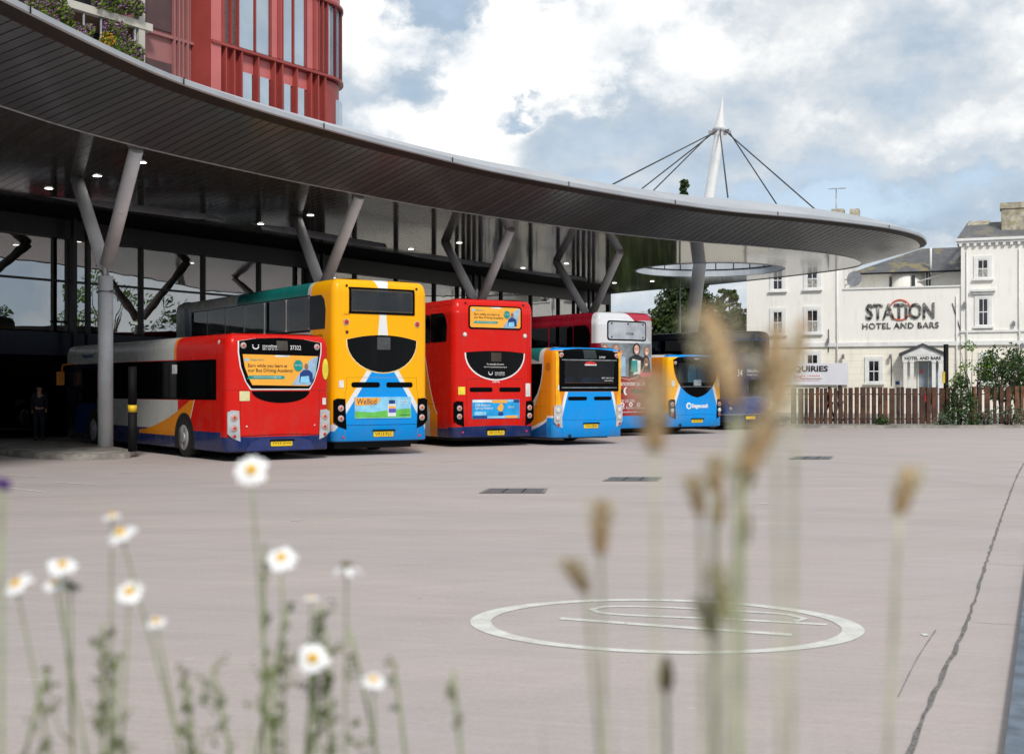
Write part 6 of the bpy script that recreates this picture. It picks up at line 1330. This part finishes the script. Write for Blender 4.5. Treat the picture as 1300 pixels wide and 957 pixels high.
# ------------------------------------------------------------------ planter and wild flowers close to the camera
M_soil = mat('planter_soil', (.07, .05, .035), .95, ns=6, na=.3, bump=.5, bs=30); M_plw = mat('planter_wall', (.28, .26, .24), .8, ns=2, na=.12)
pl = empty('raised_planter', (0, 0, 0), label='low raised planter wall and soil right in front of the camera', cat='planter')
mb = MB(); mb.box2((-4, .1, 0), (4, .25, 1.16)); mb.box2((-4, 1.25, 0), (4, 1.4, 1.16)); mb.box2((-4, .25, 0), (-3.85, 1.25, 1.16)); mb.box2((3.85, .25, 0), (4, 1.25, 1.16)); mb.build('wall', M_plw, pl)
mb = MB(); mb.box2((-3.85, .25, 0), (3.85, 1.25, 1.12)); mb.build('soil', M_soil, pl)
ZS = 1.12
M_sd2 = mat('dark_seed_spike', (.16, .13, .06), .8, ns=200, na=.3)
M_stem = mat('pale_green_stem', (.27, .31, .15), .6, ns=30, na=.2); M_stem2 = mat('straw_stem', (.42, .43, .28), .6, ns=30, na=.2); M_stemd = mat('green_stem', (.10, .17, .05), .6, ns=30, na=.2)
M_pet = mat('white_petal', (.80, .80, .80), .55, ns=60, na=.04); M_disc = mat('yellow_disc', (.80, .46, .01), .7, ns=300, na=.25); M_leaf = mat('feathery_leaf', (.09, .13, .035), .7, ns=40, na=.3)
def stemcurve(p, base, bend, rnd):
    m = (p + base) / 2 + Vector((bend, rnd.uniform(-.01, .01), 0)); return catmull([base, base.lerp(m, .6) + Vector((bend * .2, 0, 0)), m, p], .04)
def daisy(px, py, d, wpx, tilt, label, yaw=0.0, droop=False, bend=0.0, basex=None, side=False):
    """daisy whose head faces direction given by tilt (0 = towards sky, 90 = towards the viewer)"""
    rnd = random.Random(int(px * 7 + py)); p = PD(px, py, d); r = wpx * .93 * d / F / 2
    bx = p.x if basex is None else (basex - 650) * d / F; base = Vector((bx, d + rnd.uniform(-.03, .06), ZS))
    t = empty('daisy', base, label=label, cat='flower', group='white daisies growing in front of the camera')
    mb = MB(); pts = stemcurve(p, base, bend, rnd); mb.tube([q - base for q in pts], [.0014 - .0005 * i / len(pts) for i in range(len(pts))], 7)
    for k in range(3):
        q = pts[int(len(pts) * rnd.uniform(.1, .55))] - base; a = rnd.uniform(0, 6.28); mb.tube([q, q + Vector((cos(a) * .014, sin(a) * .014, .014)), q + Vector((cos(a) * .022, sin(a) * .022, .034))], [.0013, .001, .0005], 5)
    mb.build('stem', M_stem, t)
    R = Matrix.Rotation(yaw, 3, 'Y') @ Matrix.Rotation(radians(tilt), 3, 'X')
    mb = MB(); c = p - base; n = 5 if droop else 13
    for k in range(n):
        a = 2 * pi * k / n + rnd.uniform(-.1, .1); L = r * rnd.uniform(.86, 1.08); w_ = r * .20; dr = (-.6 if droop else -.22) + rnd.uniform(-.22, .16); u = Vector((cos(a), sin(a), 0)); v = Vector((-sin(a), cos(a), 0)); up = Vector((0, 0, 1))
        prof = [(r * .28, .6, 0), (r * .55, 1.0, .05), (L * .85, .95, .35), (L, .45, .5)]
        L_ = [(c + R @ (u * x + v * w_ * wf + up * (dr * x * x / r * .8)), c + R @ (u * x - v * w_ * wf + up * (dr * x * x / r * .8))) for x, wf, _ in prof]
        for (a0, a1), (b0, b1) in zip(L_, L_[1:]): mb.face([a0, a1, b1, b0])
    mb.build('petals', M_pet, t, recalc=False)
    mb = MB(); m_ = [(r * .36, 0), (r * .34, .10), (r * .24, .2), (r * .1, .25), (.0004, .26)]
    mb.tube([c + R @ Vector((0, 0, r * h_ - r * .02)) for _, h_ in m_], [q for q, _ in m_], 16); mb.build('disc', M_sd2 if droop else M_disc, t)
    mb = MB(); mb.tube([c + R @ Vector((0, 0, -r * .22)), c + R @ Vector((0, 0, -.02 * r))], [r * .08, r * .33], 10); mb.build('sepals', M_stemd, t)
    return t
daisy(319, 596, 1.12, 47, 62, 'tallest daisy, fully open, its head just below the red single decker', bend=.004, basex=362)
daisy(357, 707, 1.14, 42, 38, 'open daisy on the stem just right of and below the tallest daisy', basex=352, bend=.006)
daisy(142, 654, 1.16, 27, 10, 'small half hidden daisy at the top of the left pair', basex=150)
daisy(153, 676, 1.13, 44, -8 + 30, 'daisy tilted up to the right just under the small top one of the left pair', yaw=-.35, basex=232, bend=.03)
daisy(79, 716, 1.12, 40, 30, 'upper daisy of the tight cluster at the left', basex=86, yaw=.1)
daisy(70, 740, 1.14, 34, 20, 'half closed daisy on the left of the tight cluster', basex=120, bend=.01)
daisy(90, 742, 1.15, 32, -40, 'faded daisy on the right of the tight cluster', basex=88)
daisy(20, 740, 1.12, 43, 32, 'daisy at the far left edge leaning left', yaw=-.45, basex=78, bend=.01)
daisy(164, 750, 1.13, 39, 44, 'open daisy with wide yellow centre low between the left stems', basex=150, bend=-.004)
daisy(198, 788, 1.15, 32, 14, 'small dull daisy low beside the open one with wide centre', basex=262, bend=.01)
daisy(397, 835, 1.10, 44, 70, 'low daisy facing the viewer above the leafy stems', basex=400)
daisy(440, 718, 1.13, 46, 5, 'withering daisy with a few drooping petals', droop=True, basex=430)
daisy(474, 862, 1.12, 36, 20, 'lowest daisy near the bottom edge right of the leafy stems', basex=476)
daisy(395, 758, 1.16, 20, 10, 'tiny white bud daisy between the leafy stems', basex=380)
def bud(px, py, d, L, m, label, basex=None, mstem=None, w_=.35, lean=0.0, halo=False, cat='grass flower', name='ribwort_seed_head', bend=0.0, rs=.0016):
    rnd = random.Random(int(px * 3 + py)); p = PD(px, py, d); h = L * d / F; bx = p.x if basex is None else (basex - 650) * d / F; base = Vector((bx, d + rnd.uniform(-.02, .02), ZS)); t = empty(name, base, label=label, cat=cat, group='brown ribwort seed heads growing in front of the camera' if name.startswith('rib') else 'leafy sprigs among the daisies')
    ax = Vector((sin(lean), 0, cos(lean))); bot = p - ax * h / 2
    mb = MB(); pts = stemcurve(bot, base, bend, rnd); mb.tube([q - base for q in pts], rs, 7); mb.build('stem', mstem or M_stem2, t)
    mb = MB(); prof = [(0, .35), (.12, .75), (.35, 1), (.6, .92), (.85, .6), (1, .15)]; mb.tube([bot - base + ax * h * a for a, _ in prof], [h * w_ / 2 * b * .86 for _, b in prof], 12)
    for k in range(90):
        a = rnd.random(); ph = rnd.uniform(0, 6.28); rr = h * w_ / 2 * (1 - abs(a - .42) * 1.1); q = bot - base + ax * h * a + Vector((cos(ph) * rr, sin(ph) * rr, 0)); mb.box(q, (.0016, .0016, .0026), rz=ph)
    mb.build('seed_spike', m, t)
    if halo:
        mb = MB()
        for k in range(60):
            a = rnd.uniform(.35, 1.0); ph = rnd.uniform(0, 6.28); rr = h * w_ / 2 * .8; q = bot - base + ax * h * a + Vector((cos(ph) * rr, sin(ph) * rr, 0)); e = q + Vector((cos(ph) * h * w_ * .42, sin(ph) * h * w_ * .42, h * .06)); mb.tube([q, e], .00022, 4); mb.box(e, (.0012, .0012, .0016), rz=ph)
        mb.build('anthers', M_anth, t)
    return t
M_sd = mat('brown_seed_spike', (.46, .32, .17), .8, ns=200, na=.3); M_sd2 = mat('dark_seed_spike', (.16, .13, .06), .8, ns=200, na=.3); M_sd3 = mat('green_brown_spike', (.36, .35, .18), .8, ns=200, na=.3); M_anth = mat('pale_anthers', (.66, .60, .42), .7)
for q in ((829, 522, .62, 100, M_sd, 835, .36, -.05, 1, 'big pale brown seed head in front of the yellow and blue single decker', 0),
          (914, 452, .58, 130, M_sd, 945, .34, -.28, 1, 'tallest leaning seed head in front of the dark blue bus', 0),
          (968, 548, .60, 120, M_sd, 930, .32, .42, 1, 'seed head leaning right below the dark blue bus', 0),
          (985, 470, .62, 110, M_sd, 992, .38, .0, 1, 'broad seed head upright in the middle of the tall clump', 0),
          (1014, 440, .66, 72, M_sd, 1000, .24, .14, 0, 'slender seed head in front of the hotel banner', 0),
          (763, 668, .74, 66, M_sd, 780, .34, .02, 1, 'left upright seed head above the painted roundel', 0),
          (732, 730, .74, 46, M_sd, 775, .42, -.55, 1, 'small seed head leaning left above the painted roundel', .012),
          (884, 628, .72, 48, M_sd, 893, .36, -.2, 1, 'leftmost seed head of the middle bunch', 0),
          (908, 600, .74, 44, M_sd, 915, .4, .05, 1, 'small round seed head topping the middle bunch', 0),
          (911, 642, .76, 48, M_sd, 922, .36, .05, 0, 'seed head under the round one of the middle bunch', 0),
          (946, 603, .70, 62, M_sd2, 935, .4, .3, 1, 'dark seed head leaning right in the middle bunch', 0),
          (942, 660, .70, 58, M_sd2, 933, .34, -.05, 0, 'darkest short seed head below the middle bunch', 0),
          (1149, 623, .72, 60, M_sd, 1118, .38, .26, 1, 'seed head standing alone at the right', -.006),
          (915, 752, .70, 70, M_sd3, 938, .36, -.2, 1, 'greenish seed head low over the painted roundel', 0),
          (898, 782, .72, 44, M_sd3, 920, .42, -.3, 1, 'small greenish seed head lowest over the painted roundel', 0),
          (846, 855, .80, 40, M_sd2, 848, .4, .0, 0, 'dark seed head at the bottom edge below the roundel', 0)):
    px, py, d, L, m, bx, w_, ln, halo, lb, bd = q; bud(px, py, d, L, m, lb, basex=bx, w_=w_, lean=ln, halo=bool(halo), bend=bd, mstem=M_stemd if m in (M_sd2,) else M_stem2, rs=.0014 if d > .65 else .0012)
M_seedh = mat('sprig_green', (.10, .13, .035), .7, ns=60, na=.3)
random.seed(77)
def sprig(px, py, d, wpx, n, label, dark=False):
    rnd = random.Random(px * 13 + py); p = PD(px, py, d); base = Vector((p.x + rnd.uniform(-.035, .035), d, ZS)); t = empty('leafy_sprig', base, label=label, cat='plant', group='leafy sprigs among the daisies'); H = p.z - ZS
    mb = MB(); pts = [Vector((0, 0, 0)), Vector((rnd.uniform(-.01, .01), 0, H * .5)), p - base]; mb.tube(catmull(pts, .04), .0016, 6); lf = MB()
    for k in range(n):
        a = rnd.uniform(.2, 1) ** .6; q = Vector((0, 0, 0)).lerp(p - base, a); ph = rnd.uniform(0, 6.28); e = q + Vector((cos(ph), sin(ph) * .6, .9)) * wpx * d / F * rnd.uniform(.2, .6); mb.tube([q, e], [.0009, .0005], 5)
        for j in range(6): clump(lf, q.lerp(e, rnd.uniform(.3, 1.1)), .005, 2, .0030, rnd=rnd)
    mb.build('stem', M_stem, t); lf.build('leaves', M_seedh if not dark else M_leaf, t, recalc=False)
for q in ((336, 690, 1.2, 14, 8, 'thin budding sprig left of the withering daisy', 0), (366, 768, 1.16, 16, 14, 'dark leafy sprig left of the low facing daisy', 1), (408, 768, 1.15, 40, 34, 'bushy dark sprig above the low facing daisy', 1), (414, 800, 1.14, 40, 34, 'dense green sprig behind the low facing daisy', 0), (348, 845, 1.12, 60, 40, 'low mass of green sprigs at the bottom left of the facing daisy', 0), (270, 846, 1.13, 50, 20, 'brownish sprig at the bottom between the daisy groups', 1), (235, 852, 1.14, 30, 16, 'small sprig at the bottom beside the brownish one', 0), (445, 800, 1.16, 26, 12, 'sprig right of the low facing daisy', 0), (500, 838, 1.16, 16, 8, 'single thin sprig right of the lowest daisy', 0), (130, 790, 1.15, 30, 20, 'sprig among the left daisy stems', 0), (60, 850, 1.13, 50, 22, 'low sprig at the bottom left corner', 0), (150, 835, 1.12, 50, 30, 'leafy sprig below the open daisy with wide centre', 0), (575, 852, 1.0, 14, 6, 'lone thin sprig in the bottom middle', 0)):
    sprig(*q[:6], dark=bool(q[6]))
# grass blades rooted in the planter
M_gb = mat('pale_grass_blade', (.22, .27, .11), .6, ns=10, na=.2); random.seed(5)
gb = empty('grass_tuft', (0, .9, ZS)); tag(gb, kind='stuff'); mb = MB()
for k in range(90):
    d = random.uniform(.6, 1.15); px = random.choice((random.gauss(380, 60), random.gauss(130, 60), random.gauss(930, 60), random.uniform(0, 1300))); top = random.uniform(880, 1000)
    p = PD(px, top, d); b = Vector((p.x + random.uniform(-.02, .02), d, ZS)); m_ = (p + b) / 2 + Vector((random.uniform(-.01, .01), 0, 0)); w_ = .0016
    o = Vector((0, .9, ZS)); mb.face([b - o - Vector((w_, 0, 0)), b - o + Vector((w_, 0, 0)), m_ - o + Vector((w_, 0, 0)), m_ - o - Vector((w_, 0, 0))]); mb.face([m_ - o - Vector((w_, 0, 0)), m_ - o + Vector((w_, 0, 0)), p - o])
g_ = mb.build('grass_blades', M_gb, None, recalc=False); g_.location = (0, .9, ZS); tag(g_, kind='stuff'); bpy.data.objects.remove(gb)
# small purple flower at the left edge
fl = empty('purple_flower', Vector((0, 0, 0)), label='blurred small purple flower at the left edge below the kerbed island', cat='flower'); p = PD(2, 615, .95); fl.location = Vector((p.x, p.y, ZS)); mb = MB(); mb.tube([(0, 0, 0), p - fl.location], .0015, 6); mb.build('stem', M_stem, fl); mb = MB()
for k in range(12): a = k * .9; mb.box(p - fl.location + Vector((cos(a) * .004, sin(a) * .004, -.002 + k * .0005)), (.005, .003, .004), rz=a)
mb.build('petals', mat('purple_petal', (.10, .03, .22), .6), fl)
